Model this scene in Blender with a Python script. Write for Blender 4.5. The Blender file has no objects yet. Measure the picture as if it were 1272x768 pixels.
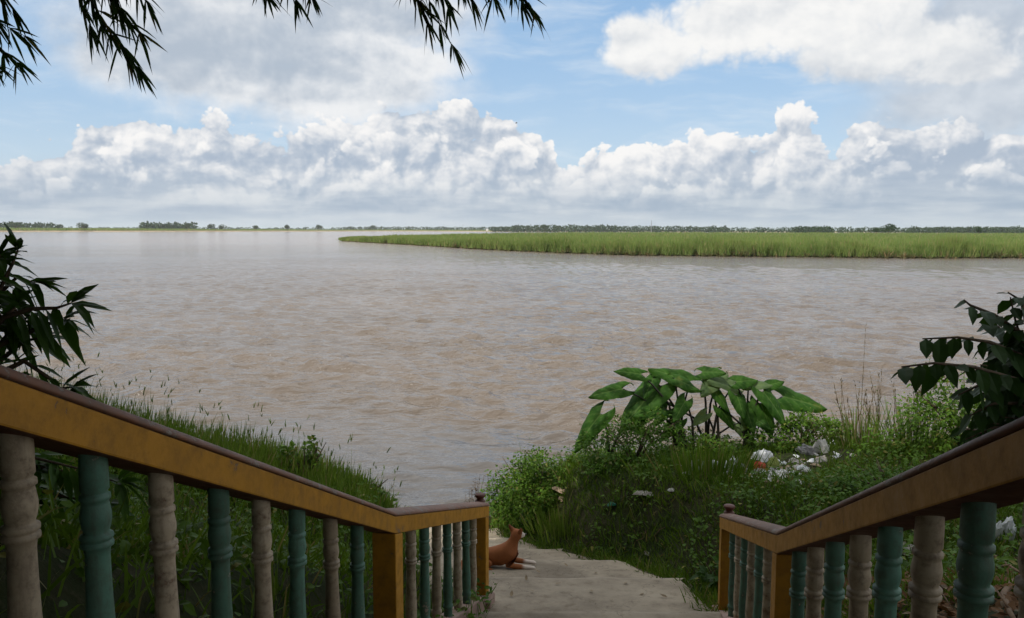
import bpy, bmesh, math, random
import numpy as np
from mathutils import Vector, Matrix, Euler

rng = np.random.default_rng(7)
random.seed(7)
SC = bpy.context.scene
COL = SC.collection
H = 5.2                                   # eye height above the water
PITCH = math.atan(98.5 / 1000.0)
FPX = 1000.0                              # focal length in photo pixels (1272 wide)

# ------------------------------------------------------------------ camera
cam = bpy.data.cameras.new('camera')
cam.sensor_width = 36.0
cam.lens = 36.0 * FPX / 1272.0
cam.clip_start = 0.05
cam.clip_end = 60000
camo = bpy.data.objects.new('camera', cam)
COL.objects.link(camo)
camo.location = (0, 0, H)
camo.rotation_euler = (math.pi / 2 - PITCH, 0, 0)
ROLL = math.radians(0.12)
camo.rotation_euler = (Matrix.Rotation(math.pi / 2 - PITCH, 3, 'X') @ Matrix.Rotation(ROLL, 3, 'Z')).to_euler()
SC.camera = camo

def ray(px, py):
    cx = (px - 636) / FPX; cy = -(py - 384) / FPX
    return np.array([cx, math.cos(PITCH) + cy * math.sin(PITCH), cy * math.cos(PITCH) - math.sin(PITCH)])
def at_depth(px, py, y):
    r = ray(px, py); r = r * (y / r[1]); r[2] += H; return r
def azel(px, py):
    r = ray(px, py); return math.atan2(r[0], r[1]), math.atan2(r[2], math.hypot(r[0], r[1]))

# ------------------------------------------------------------------ light
SUN_EL = math.radians(52)
SUN_AZ = math.radians(222)                # clockwise from +Y: behind the camera, to the left
sun_dir = Vector((math.sin(SUN_AZ) * math.cos(SUN_EL), math.cos(SUN_AZ) * math.cos(SUN_EL), math.sin(SUN_EL)))
sl = bpy.data.lights.new('sun', 'SUN')
sl.energy = 3.6
sl.angle = math.radians(0.5)
sl.color = (1.0, 0.95, 0.87)
slo = bpy.data.objects.new('sun', sl)
COL.objects.link(slo)
slo.rotation_euler = (-sun_dir).to_track_quat('-Z', 'Y').to_euler()
slo.location = (-20, -20, 40)

vs = SC.view_settings
vs.view_transform = 'Standard'; vs.look = 'None'; vs.exposure = 0.0; vs.gamma = 1.0
vs.use_curve_mapping = False

# ------------------------------------------------------------------ node helper
class NT:
    def __init__(self, tree):
        self.t = tree; self.t.nodes.clear()
    def n(self, typ, **kw):
        nd = self.t.nodes.new(typ)
        for k, v in kw.items(): setattr(nd, k, v)
        return nd
    def put(self, sock, v):
        if isinstance(v, bpy.types.NodeSocket): self.t.links.new(v, sock)
        elif v is not None: sock.default_value = v
    def m(self, op, a, b=None, c=None, clamp=False):
        nd = self.n('ShaderNodeMath', operation=op, use_clamp=clamp)
        self.put(nd.inputs[0], a); self.put(nd.inputs[1], b); self.put(nd.inputs[2], c)
        return nd.outputs[0]
    def vm(self, op, a, b=None, out=0):
        nd = self.n('ShaderNodeVectorMath', operation=op)
        self.put(nd.inputs[0], a)
        if b is not None: self.put(nd.inputs[1] if op != 'SCALE' else nd.inputs[3], b)
        return nd.outputs[out]
    def comb(self, x=0.0, y=0.0, z=0.0):
        nd = self.n('ShaderNodeCombineXYZ')
        for i, v in enumerate((x, y, z)): self.put(nd.inputs[i], v)
        return nd.outputs[0]
    def sep(self, v):
        nd = self.n('ShaderNodeSeparateXYZ'); self.put(nd.inputs[0], v); return nd.outputs
    def ss(self, v, lo, hi, a=0.0, b=1.0):
        nd = self.n('ShaderNodeMapRange', interpolation_type='SMOOTHSTEP')
        self.put(nd.inputs[0], v); self.put(nd.inputs[1], lo); self.put(nd.inputs[2], hi)
        self.put(nd.inputs[3], a); self.put(nd.inputs[4], b)
        return nd.outputs[0]
    def lin(self, v, lo, hi, a=0.0, b=1.0):
        nd = self.n('ShaderNodeMapRange')
        self.put(nd.inputs[0], v); self.put(nd.inputs[1], lo); self.put(nd.inputs[2], hi)
        self.put(nd.inputs[3], a); self.put(nd.inputs[4], b)
        return nd.outputs[0]
    def noise(self, vec, scale, detail=4.0, rough=0.5, dist=0.0, out=0, dim='3D', lac=2.0):
        nd = self.n('ShaderNodeTexNoise', noise_dimensions=dim)
        self.put(nd.inputs['Vector'], vec); nd.inputs['Scale'].default_value = scale
        nd.inputs['Detail'].default_value = detail; nd.inputs['Roughness'].default_value = rough
        nd.inputs['Lacunarity'].default_value = lac
        nd.inputs['Distortion'].default_value = dist
        return nd.outputs[out]
    def voro(self, vec, scale, detail=0.0, rough=0.5, smooth=1.0, feature='SMOOTH_F1', dim='2D', out=0):
        nd = self.n('ShaderNodeTexVoronoi', feature=feature, voronoi_dimensions=dim)
        self.put(nd.inputs['Vector'], vec); nd.inputs['Scale'].default_value = scale
        if 'Detail' in nd.inputs: nd.inputs['Detail'].default_value = detail; nd.inputs['Roughness'].default_value = rough
        if feature == 'SMOOTH_F1': nd.inputs['Smoothness'].default_value = smooth
        return nd.outputs[out]
    def mix(self, f, a, b, typ='RGBA', blend='MIX'):
        nd = self.n('ShaderNodeMix', data_type=typ, blend_type=blend)
        ins = {'RGBA': (0, 6, 7), 'FLOAT': (0, 2, 3)}[typ]
        for i, v in zip(ins, (f, a, b)): self.put(nd.inputs[i], v)
        return nd.outputs[2 if typ == 'RGBA' else 0]
    def curve(self, v, pts, lo=0.0, hi=1.0):
        """float curve through pts (x 0..1)"""
        nd = self.n('ShaderNodeFloatCurve')
        c = nd.mapping.curves[0]
        while len(c.points) < len(pts): c.points.new(0.5, 0.5)
        for p, (x, y) in zip(c.points, pts): p.location = (x, y); p.handle_type = 'AUTO'
        nd.mapping.update()
        self.put(nd.inputs[1], v)
        return nd.outputs[0]

# ------------------------------------------------------------------ sky
def make_world():
    w = bpy.data.worlds.new('World'); SC.world = w; w.use_nodes = True
    N = NT(w.node_tree)
    D = N.n('ShaderNodeTexCoord').outputs['Generated']
    x, y, z = N.sep(D)
    az = N.m('ARCTAN2', x, y)
    el = N.m('ARCSINE', z)
    sky = N.n('ShaderNodeTexSky', sky_type='NISHITA', sun_disc=False, sun_elevation=SUN_EL, sun_rotation=SUN_AZ,
              air_density=1.0, dust_density=0.7, ozone_density=1.3)
    P0 = N.comb(az, el, 0.0)
    # warp
    def warped(P, amp, sc, det):
        wv = N.noise(P, sc, det, 0.55, out=1)
        wv = N.vm('SUBTRACT', wv, (0.5, 0.5, 0.5))
        return N.vm('ADD', P, N.vm('SCALE', wv, amp))
    # ---- bank of cumulus along the horizon: top profile over azimuth
    prof = [(-60, 175), (30, 165), (70, 170), (110, 150), (135, 128), (165, 118), (210, 116), (260, 122), (290, 150), (330, 162), (365, 158), (400, 150),
            (450, 120), (520, 108), (570, 128), (600, 124), (650, 140), (685, 158), (700, 190), (725, 176), (745, 152), (765, 186),
            (800, 180), (840, 164), (885, 152), (925, 150), (950, 158), (975, 136), (1015, 136), (1032, 152), (1060, 133), (1120, 140), (1170, 146),
            (1230, 140), (1300, 150)]
    A0, A1 = -0.66, 0.66
    pts = [(0.0, .55)]
    for px, py in prof:
        a, e = azel(px, py)
        pts.append(((a - A0) / (A1 - A0), e / 0.25))
    pts.append((1.0, .5))
    # ---- upper clouds: ellipses (px, py, rx, ry, weight)
    def ell(P, px, py, rx, ry, rot=0.0):
        a, e = azel(px, py)
        d = N.vm('SUBTRACT', P, (a, e, 0))
        if rot:
            nd = N.n('ShaderNodeVectorRotate', rotation_type='Z_AXIS'); N.put(nd.inputs['Vector'], d)
            nd.inputs['Angle'].default_value = rot; d = nd.outputs[0]
        d = N.vm('MULTIPLY', d, (1000.0 / rx, 1000.0 / ry, 0))
        return N.m('SUBTRACT', 1.0, N.vm('LENGTH', d, out=1))
    UP = [(820, 55, 95, 55), (905, 30, 150, 55), (1010, 20, 170, 55), (1110, 60, 150, 50), (1185, 85, 80, 25),
          ]
    def dens_bank(P):
        px_, py_, _ = N.sep(P)
        t = N.lin(px_, A0, A1)
        top = N.m('MULTIPLY', N.curve(t, pts), 0.25)
        b = N.m('MULTIPLY', N.m('SUBTRACT', top, py_), 22.0)
        return b
    def dens_up(P):
        r = None
        for e in UP:
            v = ell(P, *e)
            if r is None: r = v
            else:
                nd = N.n('ShaderNodeMath', operation='SMOOTH_MAX'); N.put(nd.inputs[0], r); N.put(nd.inputs[1], v); nd.inputs[2].default_value = 0.3
                r = nd.outputs[0]
        return N.m('MULTIPLY', r, 2.2)
    def billow(P, sc):
        Pw = warped(warped(P, 0.030, 10.0, 1.0), 0.014, 34.0, 3.0)
        a = N.voro(Pw, sc, 4.5, 0.57, feature='F1')
        return N.m('SUBTRACT', 1.0, N.m('MULTIPLY', a, 1.5))          # puffs high, creases low
    L2 = (-0.007, 0.010, 0.0)
    def tex(P):
        Q = N.vm('MULTIPLY', P, (1, 1.15, 0))
        bl = billow(Q, 11.0)
        fb = N.m('SUBTRACT', N.noise(Q, 26.0, 5.0, 0.6), 0.5)
        t = N.m('MULTIPLY', N.m('SUBTRACT', bl, 0.30), 0.95)
        return N.m('ADD', t, N.m('MULTIPLY', fb, 0.62)), fb
    Pl = N.vm('ADD', P0, L2)
    t0, fb = tex(P0); t1, fbs = tex(Pl)
    gt = N.m('SUBTRACT', t0, t1)
    # large soft patches
    big2 = N.noise(N.vm('MULTIPLY', N.vm('ADD', P0, (3.1, 1.7, 0)), (1, 2.0, 0)), 8.0, 4.0, 0.55)
    b2 = N.m('SUBTRACT', big2, 0.5)
    wv = N.noise(N.vm('MULTIPLY', P0, (1, 0.6, 0)), 9.0, 2.0, 0.5)
    # three rows of heads, one in front of the other
    base = dens_bank(P0)
    sA = N.ss(az, azel(980, 200)[0], azel(1180, 200)[0])
    sB = N.ss(az, azel(330, 200)[0], azel(130, 200)[0])
    shade = N.m('ADD', N.m('MULTIPLY', sA, 0.36), N.m('MULTIPLY', sB, 0.15))
    rows = []
    for off, amp, tm, k in ((0.42, 0.0, 1.0, 0.13), (-0.55, 3.0, 1.0, 0.24), (-1.6, 3.6, 0.9, 0.36)):
        d0 = N.m('ADD', base, off)
        if amp: d0 = N.m('ADD', d0, N.m('MULTIPLY', N.m('SUBTRACT', N.noise(N.vm('ADD', N.vm('MULTIPLY', P0, (1, 0.5, 0)), (off * 3, off, 0)), 11.0, 2.0, 0.5), 0.5), amp))
        d = N.m('ADD', d0, N.m('MULTIPLY', t0, tm))
        lit = N.m('ADD', N.m('MULTIPLY', gt, 0.85), 0.40)
        lit = N.m('ADD', lit, N.ss(d0, 1.5, -0.1, -0.34, 0.36))
        lit = N.m('ADD', lit, N.m('MULTIPLY', b2, 2.1))
        lit = N.m('SUBTRACT', lit, shade)
        lit = N.ss(lit, -0.48, 0.86)
        col = N.mix(lit, (0.42, 0.50, 0.61, 1), (0.95, 0.94, 0.93, 1))
        rows.append((N.ss(d, 0.0, k * 1.2), col))
    d2 = N.m('ADD', dens_up(P0), N.m('MULTIPLY', t0, 0.7))
    g2 = gt
    # upper
    c2 = N.ss(d2, 0.0, 0.7)
    lit2 = N.m('ADD', N.m('MULTIPLY', g2, 0.22), 0.72)
    lit2 = N.m('ADD', lit2, N.m('MULTIPLY', N.m('SUBTRACT', big2, 0.5), 0.9))
    lit2 = N.m('SUBTRACT', lit2, N.m('MULTIPLY', N.ss(el, azel(900, 60)[1], azel(900, 105)[1]), 0.25))
    lit2 = N.ss(lit2, 0.0, 1.0)
    col2 = N.mix(lit2, (0.50, 0.56, 0.64, 1), (0.96, 0.955, 0.94, 1))
    # soft grey cloud, upper left, and grey veil upper right: smooth edged stratocumulus
    Ps = warped(P0, 0.10, 7.0, 5.0)
    gl = ell(Ps, 330, 30, 290, 105)
    for e in ((190, 60, 120, 60), (480, 82, 130, 42), (420, 112, 190, 56), (450, 10, 190, 60), (270, 100, 130, 50)):
        gl = N.m('MAXIMUM', gl, ell(Ps, *e))
    gr = ell(Ps, 1230, 60, 190, 95)
    gr = N.m('MAXIMUM', gr, ell(Ps, 1240, 130, 170, 45))
    cs = N.ss(N.m('ADD', gl, N.m('MULTIPLY', fb, 0.35)), 0.0, 0.55)
    cr = N.ss(N.m('ADD', gr, N.m('MULTIPLY', fb, 0.35)), 0.0, 0.6)
    shl = N.m('ADD', N.m('MULTIPLY', gt, 0.42), N.m('MULTIPLY', N.m('SUBTRACT', big2, 0.5), 1.8))
    core = N.m('MAXIMUM', ell(Ps, 300, 70, 240, 75), ell(Ps, 420, 22, 190, 50))
    core = N.ss(core, -0.25, 0.75)
    colS = N.mix(N.ss(N.m('ADD', N.m('ADD', shl, 0.25), N.m('MULTIPLY', core, -0.80)), -0.95, 0.50), (0.46, 0.525, 0.61, 1), (0.90, 0.905, 0.91, 1))
    colR = N.mix(N.ss(shl, -0.5, 0.6), (0.50, 0.56, 0.64, 1), (0.70, 0.74, 0.79, 1))
    # thin wisps
    wis = N.noise(N.vm('MULTIPLY', warped(P0, 0.05, 6.0, 3.0), (1, 5.0, 0)), 6.0, 6.0, 0.6)
    wis = N.m('MULTIPLY', N.ss(wis, 0.45, 0.75), 0.45)
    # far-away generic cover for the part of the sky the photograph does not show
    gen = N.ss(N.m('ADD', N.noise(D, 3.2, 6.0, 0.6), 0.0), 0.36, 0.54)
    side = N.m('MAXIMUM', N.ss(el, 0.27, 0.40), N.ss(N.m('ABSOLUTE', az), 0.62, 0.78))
    hor = N.ss(el, 0.16, 0.02)
    # compose colours
    skyS = N.vm('SCALE', sky.outputs[0], 0.105)
    zen = N.mix(N.ss(el, 0.02, 0.20), (0.62, 0.76, 0.90, 1), (0.42, 0.63, 0.89, 1))
    zen = N.mix(N.ss(el, 0.16, 0.34), zen, (0.30, 0.53, 0.85, 1))
    blue = N.mix(0.72, skyS, zen)
    c = N.mix(wis, blue, (0.80, 0.86, 0.92, 1))
    c = N.mix(N.m('MULTIPLY', cr, 0.92), c, colR)
    c = N.mix(N.m('MULTIPLY', cs, 0.95), c, colS)
    c = N.mix(c2, c, col2)
    for f_, c_ in rows: c = N.mix(f_, c, c_)
    genc = N.mix(N.noise(D, 6.0, 4.0, 0.5), (0.85, 0.86, 0.88, 1), (1.75, 1.68, 1.56, 1))  # unseen clouds set brighter and warmer to lift the foreground light
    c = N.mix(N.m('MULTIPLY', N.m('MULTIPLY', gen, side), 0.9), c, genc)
    # layered grey base and mist at the horizon
    lay = N.noise(N.vm('MULTIPLY', P0, (1, 7.0, 0)), 7.0, 5.0, 0.55)
    hz = N.mix(N.ss(lay, 0.38, 0.64), (0.39, 0.48, 0.585, 1), (0.60, 0.66, 0.715, 1))
    c = N.mix(N.m('MULTIPLY', N.ss(el, 0.085, 0.015), 0.88), c, hz)
    c = N.mix(N.m('MULTIPLY', N.ss(el, 0.028, 0.0), 0.75), c, (0.60, 0.67, 0.73, 1))
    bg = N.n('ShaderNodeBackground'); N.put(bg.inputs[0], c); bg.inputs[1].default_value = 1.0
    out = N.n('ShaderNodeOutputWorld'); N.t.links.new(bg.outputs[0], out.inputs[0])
    try:
        w.cycles.sampling_method = 'MANUAL'; w.cycles.sample_map_resolution = 512
    except Exception: pass
make_world()

# ------------------------------------------------------------------ object helpers
def tag(o, label, cat, group=None):
    o['label'] = label; o['category'] = cat
    if group: o['group'] = group
    return o
def kind(o, k): o['kind'] = k; return o
def empty(name, loc, label=None, cat=None, group=None, rz=0.0):
    o = bpy.data.objects.new(name, None); COL.objects.link(o)
    o.location = loc; o.rotation_euler = (0, 0, rz); o.empty_display_size = 0.1
    if label: tag(o, label, cat, group)
    return o
def link(name, me, parent=None, loc=(0, 0, 0)):
    o = bpy.data.objects.new(name, me); COL.objects.link(o); o.location = loc
    if parent is not None: o.parent = parent
    return o
def tri_mesh(name, V, F, mats, midx=None, smooth=False):
    V = np.asarray(V, dtype=np.float32); F = np.asarray(F, dtype=np.int32); k = F.shape[1]
    me = bpy.data.meshes.new(name)
    me.vertices.add(len(V)); me.vertices.foreach_set('co', V.ravel())
    me.loops.add(F.size); me.loops.foreach_set('vertex_index', F.ravel())
    me.polygons.add(len(F))
    me.polygons.foreach_set('loop_start', np.arange(len(F), dtype=np.int32) * k)
    if midx is not None: me.polygons.foreach_set('material_index', np.asarray(midx, dtype=np.int32))
    me.polygons.foreach_set('use_smooth', np.full(len(F), smooth))
    for m in (mats if isinstance(mats, (list, tuple)) else [mats]): me.materials.append(m)
    me.update(calc_edges=True); me.validate()
    return me
class MB:
    """collects shapes into one mesh"""
    def __init__(self): self.v = []; self.f = []; self.mi = []; self.n = 0
    def add(self, V, F, mi=0):
        for p in V: self.v.append(tuple(p))
        for q in F: self.f.append(tuple(i + self.n for i in q)); self.mi.append(mi)
        self.n += len(V)
    def tube(self, pts, radii, seg=8, mi=0, cap=True):
        pts = [Vector(p) for p in pts]; V = []; F = []
        prev = None
        for i, p in enumerate(pts):
            d = (pts[min(i + 1, len(pts) - 1)] - pts[max(i - 1, 0)]).normalized()
            a = prev if prev is not None else (Vector((0, 0, 1)) if abs(d.z) < .9 else Vector((1, 0, 0)))
            u = (a - d * a.dot(d)).normalized(); prev = u; w = d.cross(u)
            for k in range(seg):
                t = 2 * math.pi * k / seg
                V.append(p + (u * math.cos(t) + w * math.sin(t)) * radii[i])
        for i in range(len(pts) - 1):
            for k in range(seg):
                a = i * seg + k; b = i * seg + (k + 1) % seg
                F.append((a, b, b + seg, a + seg))
        if cap:
            F.append(tuple(range(seg - 1, -1, -1))); F.append(tuple(range((len(pts) - 1) * seg, len(pts) * seg)))
        self.add(V, F, mi)
    def lathe(self, prof, seg=20, c=(0, 0, 0), mi=0):
        V = []; F = []
        for r, z in prof:
            for k in range(seg):
                t = 2 * math.pi * k / seg; V.append((c[0] + r * math.cos(t), c[1] + r * math.sin(t), c[2] + z))
        for i in range(len(prof) - 1):
            for k in range(seg):
                a = i * seg + k; b = i * seg + (k + 1) % seg; F.append((a, b, b + seg, a + seg))
        F.append(tuple(range(seg - 1, -1, -1))); F.append(tuple(range((len(prof) - 1) * seg, len(prof) * seg)))
        self.add(V, F, mi)
    def build(self, name, mats, parent=None, smooth=False, loc=(0, 0, 0)):
        me = bpy.data.meshes.new(name); me.from_pydata(self.v, [], self.f)
        for m in (mats if isinstance(mats, (list, tuple)) else [mats]): me.materials.append(m)
        for p, mi in zip(me.polygons, self.mi): p.material_index = mi; p.use_smooth = smooth
        me.update()
        return link(name, me, parent, loc)
def bevel(o, w=0.01, seg=2):
    m = o.modifiers.new('bevel', 'BEVEL'); m.width = w; m.segments = seg; m.limit_method = 'ANGLE'; m.angle_limit = math.radians(40)

# leaf templates: (along 0..1, across -1..1, up), triangles
LEAF = (np.array([(0, 0, 0), (.28, -.85, .10), (.28, 0, 0), (.28, .85, .10), (.62, -.8, .06), (.62, 0, 0), (.62, .8, .06), (1, 0, 0)], float),
        np.array([(0, 1, 2), (0, 2, 3), (1, 4, 2), (4, 5, 2), (2, 5, 3), (5, 6, 3), (4, 7, 5), (5, 7, 6)]))
BLADE = (np.array([(0, -1, 0), (0, 1, 0), (.4, -.9, 0), (.4, .9, 0), (.75, -.55, 0), (.75, .55, 0), (1, 0, 0)], float),
         np.array([(0, 1, 2), (1, 3, 2), (2, 3, 4), (3, 5, 4), (4, 5, 6)]))
CARD = (np.array([(0, 0, 0), (.45, -1, .05), (.45, 1, .05), (1, 0, 0)], float), np.array([(0, 1, 3), (0, 3, 2)]))
def unit(a): return a / (np.linalg.norm(a, axis=-1, keepdims=True) + 1e-9)
def scatter(pos, axis, up, L, W, droop=0.3, tmpl=LEAF):
    """leaves at pos along axis with upper side towards up, bending down by droop"""
    pos = np.asarray(pos, float); n = len(pos)
    axis = unit(np.broadcast_to(axis, (n, 3)).astype(float)); up = np.broadcast_to(up, (n, 3)).astype(float)
    side = unit(np.cross(axis, up)); nr = np.cross(side, axis)
    L = np.broadcast_to(L, (n,)).astype(float); W = np.broadcast_to(W, (n,)).astype(float); droop = np.broadcast_to(droop, (n,)).astype(float)
    T, F = tmpl; k = len(T)
    t = T[None, :, 0]; s = T[None, :, 1]; h = T[None, :, 2]
    V = (pos[:, None, :] + axis[:, None, :] * (t * L[:, None])[..., None] + side[:, None, :] * (s * W[:, None] * .5)[..., None]
         + nr[:, None, :] * (h * W[:, None])[..., None])
    V[..., 2] -= droop[:, None] * t ** 2 * L[:, None]
    FF = (F[None] + (np.arange(n) * k)[:, None, None]).reshape(-1, 3)
    return V.reshape(-1, 3), FF
def join(parts):
    Vs, Fs, n = [], [], 0
    for V, F in parts:
        Vs.append(V); Fs.append(F + n); n += len(V)
    return np.concatenate(Vs), np.concatenate(Fs)
def rdir(n, zlo=-1.0, zhi=1.0):
    z = rng.uniform(zlo, zhi, n); a = rng.uniform(0, 2 * np.pi, n); r = np.sqrt(np.clip(1 - z * z, 0, 1))
    return np.stack([r * np.cos(a), r * np.sin(a), z], 1)

# ------------------------------------------------------------------ materials
def mat(name):
    m = bpy.data.materials.new(name); m.use_nodes = True
    return m, NT(m.node_tree)
def finish(N, sh):
    o = N.n('ShaderNodeOutputMaterial'); N.t.links.new(sh, o.inputs[0])
def pbsdf(N, col, rough=.6, spec=.4, normal=None, **kw):
    b = N.n('ShaderNodeBsdfPrincipled'); N.put(b.inputs['Base Color'], col); N.put(b.inputs['Roughness'], rough)
    b.inputs['Specular IOR Level'].default_value = spec
    if normal is not None: N.put(b.inputs['Normal'], normal)
    for k, v in kw.items(): N.put(b.inputs[k], v)
    return b.outputs[0]
def bump(N, h, strength=.5, dist=.02):
    b = N.n('ShaderNodeBump'); N.put(b.inputs['Height'], h); b.inputs['Strength'].default_value = strength; b.inputs['Distance'].default_value = dist
    return b.outputs[0]
def C(c): return (c[0], c[1], c[2], 1)
def foliage(name, a, b, c=None, tr=.3, rough=.55, spec=.16, nscale=.6):
    """leaf colours vary from leaf to leaf (a..b), with a few of c, and in drifts"""
    m, N = mat(name)
    r = N.n('ShaderNodeNewGeometry').outputs['Random Per Island']
    P = N.n('ShaderNodeNewGeometry').outputs['Position']
    drift = N.noise(P, nscale, 3.0, .6)
    f = N.m('ADD', N.m('MULTIPLY', r, .55), N.m('MULTIPLY', N.ss(drift, .3, .7), .45))
    col = N.mix(f, C(a), C(b))
    if c is not None:
        r2 = N.m('FRACT', N.m('MULTIPLY', r, 37.7))
        col = N.mix(N.ss(r2, .90, .93), col, C(c))
    p = pbsdf(N, col, rough, spec)
    t = N.n('ShaderNodeBsdfTranslucent'); N.put(t.inputs[0], N.mix(.5, col, N.mix(1.0, col, (1.3, 1.2, .5, 1), blend='MULTIPLY')))
    mx = N.n('ShaderNodeMixShader'); mx.inputs[0].default_value = tr
    N.t.links.new(p, mx.inputs[1]); N.t.links.new(t.outputs[0], mx.inputs[2])
    finish(N, mx.outputs[0]); return m
def objP(N):
    """object coordinates shifted by a random amount per object"""
    tc = N.n('ShaderNodeTexCoord').outputs['Object']; rr = N.n('ShaderNodeObjectInfo').outputs['Random']
    return N.vm('ADD', tc, N.comb(N.m('MULTIPLY', rr, 17.0), N.m('MULTIPLY', rr, 31.0), N.m('MULTIPLY', rr, 7.0)))
def paint(name, col, dirt, under, dirt_amt=.5, chip=.66, rough=.55, rain=False, scale=1.0, spec=.3):
    """weathered paint: blotchy tone, grime, chips that show what lies under"""
    m, N = mat(name); P = objP(N)
    n1 = N.noise(P, 3.0 * scale, 6.0, .65); n2 = N.noise(P, 14.0 * scale, 6.0, .7); n3 = N.noise(P, 60.0 * scale, 3.0, .6)
    tone = N.mix(N.ss(n1, .3, .7), C([v * .82 for v in col]), C([min(1, v * 1.15) for v in col]))
    tone = N.mix(1.0, tone, N.mix(N.n('ShaderNodeObjectInfo').outputs['Random'], (.78, .76, .72, 1), (1.12, 1.12, 1.12, 1)), blend='MULTIPLY')
    g = N.m('ADD', N.m('MULTIPLY', N.ss(n2, .42, .72), dirt_amt), N.m('MULTIPLY', N.ss(n1, .5, .75), dirt_amt * .6), clamp=True)
    c = N.mix(g, tone, C(dirt))
    if rain:
        st = N.noise(N.vm('MULTIPLY', P, (9, 9, 1.2)), 3.0, 4.0, .6)
        c = N.mix(N.m('MULTIPLY', N.ss(st, .5, .7), .5), c, C(dirt))
    ch = N.ss(N.m('ADD', N.m('MULTIPLY', n2, .6), N.m('MULTIPLY', n1, .4)), chip, chip + .03)
    c = N.mix(ch, c, C(under))
    hgt = N.m('SUBTRACT', N.m('ADD', N.m('MULTIPLY', n3, .3), N.m('MULTIPLY', n2, .5)), N.m('MULTIPLY', ch, .5))
    finish(N, pbsdf(N, c, N.lin(n2, .3, .7, rough - .1, rough + .2), spec, bump(N, hgt, .6, .004)))
    return m
def plain(name, col, rough=.6, spec=.4, var=.25, scale=20.0, bstr=.4, bdist=.004, **kw):
    m, N = mat(name); P = objP(N)
    n = N.noise(P, scale, 5.0, .6)
    c = N.mix(N.ss(n, .3, .7), C([v * (1 - var) for v in col]), C([min(1, v * (1 + var)) for v in col]))
    finish(N, pbsdf(N, c, rough, spec, bump(N, n, bstr, bdist), **kw)); return m

M = {}
M['ochre'] = paint('ochre_paint', (.48, .228, .018), (.16, .080, .02), (.17, .12, .08), .55, .60, .55)
M['maroon'] = paint('red_oxide_paint', (.20, .095, .060), (.15, .110, .085), (.24, .20, .17), .95, .56, .55)
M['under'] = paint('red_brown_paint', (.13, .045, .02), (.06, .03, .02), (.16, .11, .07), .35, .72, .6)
M['green_b'] = paint('green_paint', (.082, .185, .135), (.07, .09, .06), (.34, .30, .24), .65, .60, .5, True, 1.8, .35)
M['cream_b'] = paint('cream_paint', (.42, .345, .245), (.12, .085, .055), (.20, .125, .08), .75, .60, .55, True, 1.8, .35)
M['finial'] = paint('dark_red_paint', (.13, .045, .03), (.05, .035, .03), (.2, .15, .1), .5, .7, .5)
M['pink'] = paint('pale_pink_plaster', (.36, .25, .21), (.25, .18, .14), (.3, .26, .22), .5, .7, .7)

def concrete():
    m, N = mat('worn_concrete'); P = N.n('ShaderNodeNewGeometry').outputs['Position']
    n1 = N.noise(P, .9, 6.0, .65); n2 = N.noise(P, 7.0, 6.0, .7); n3 = N.noise(P, 70.0, 4.0, .65)
    c = N.mix(N.ss(n1, .32, .68), (.185, .152, .112, 1), (.36, .305, .228, 1))
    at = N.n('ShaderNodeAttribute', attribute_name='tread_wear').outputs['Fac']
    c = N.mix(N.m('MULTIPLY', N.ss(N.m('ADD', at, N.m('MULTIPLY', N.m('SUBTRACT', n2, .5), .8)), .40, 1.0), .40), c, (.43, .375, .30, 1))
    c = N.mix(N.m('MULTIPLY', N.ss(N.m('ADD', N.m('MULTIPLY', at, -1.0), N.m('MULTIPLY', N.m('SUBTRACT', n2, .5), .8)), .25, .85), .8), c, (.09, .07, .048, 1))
    c = N.mix(N.m('MULTIPLY', N.ss(n2, .48, .72), .55), c, (.13, .095, .06, 1))
    c = N.mix(N.m('MULTIPLY', N.ss(n3, .55, .75), .35), c, (.36, .30, .23, 1))
    cr = N.voro(N.vm('ADD', P, N.vm('SCALE', N.noise(P, 2.0, 5.0, .65, out=1), .9)), .7, feature='DISTANCE_TO_EDGE', dim='3D')
    c = N.mix(N.m('MULTIPLY', N.ss(cr, .007, .001), .5), c, (.07, .055, .04, 1))
    h = N.m('ADD', N.m('MULTIPLY', n2, .6), N.m('MULTIPLY', n3, .3))
    finish(N, pbsdf(N, c, .85, .2, bump(N, h, .7, .02))); return m
M['concrete'] = concrete()
def soil():
    m, N = mat('bank_soil'); P = N.n('ShaderNodeNewGeometry').outputs['Position']
    n1 = N.noise(P, 1.2, 5.0, .6); n2 = N.noise(P, 16.0, 6.0, .7)
    c = N.mix(N.ss(n1, .35, .65), (.022, .036, .010, 1), (.045, .042, .020, 1))
    c = N.mix(N.ss(n2, .5, .7), c, (.06, .055, .03, 1))
    finish(N, pbsdf(N, c, .9, .1, bump(N, n2, .8, .04))); return m
M['soil'] = soil()
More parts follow.
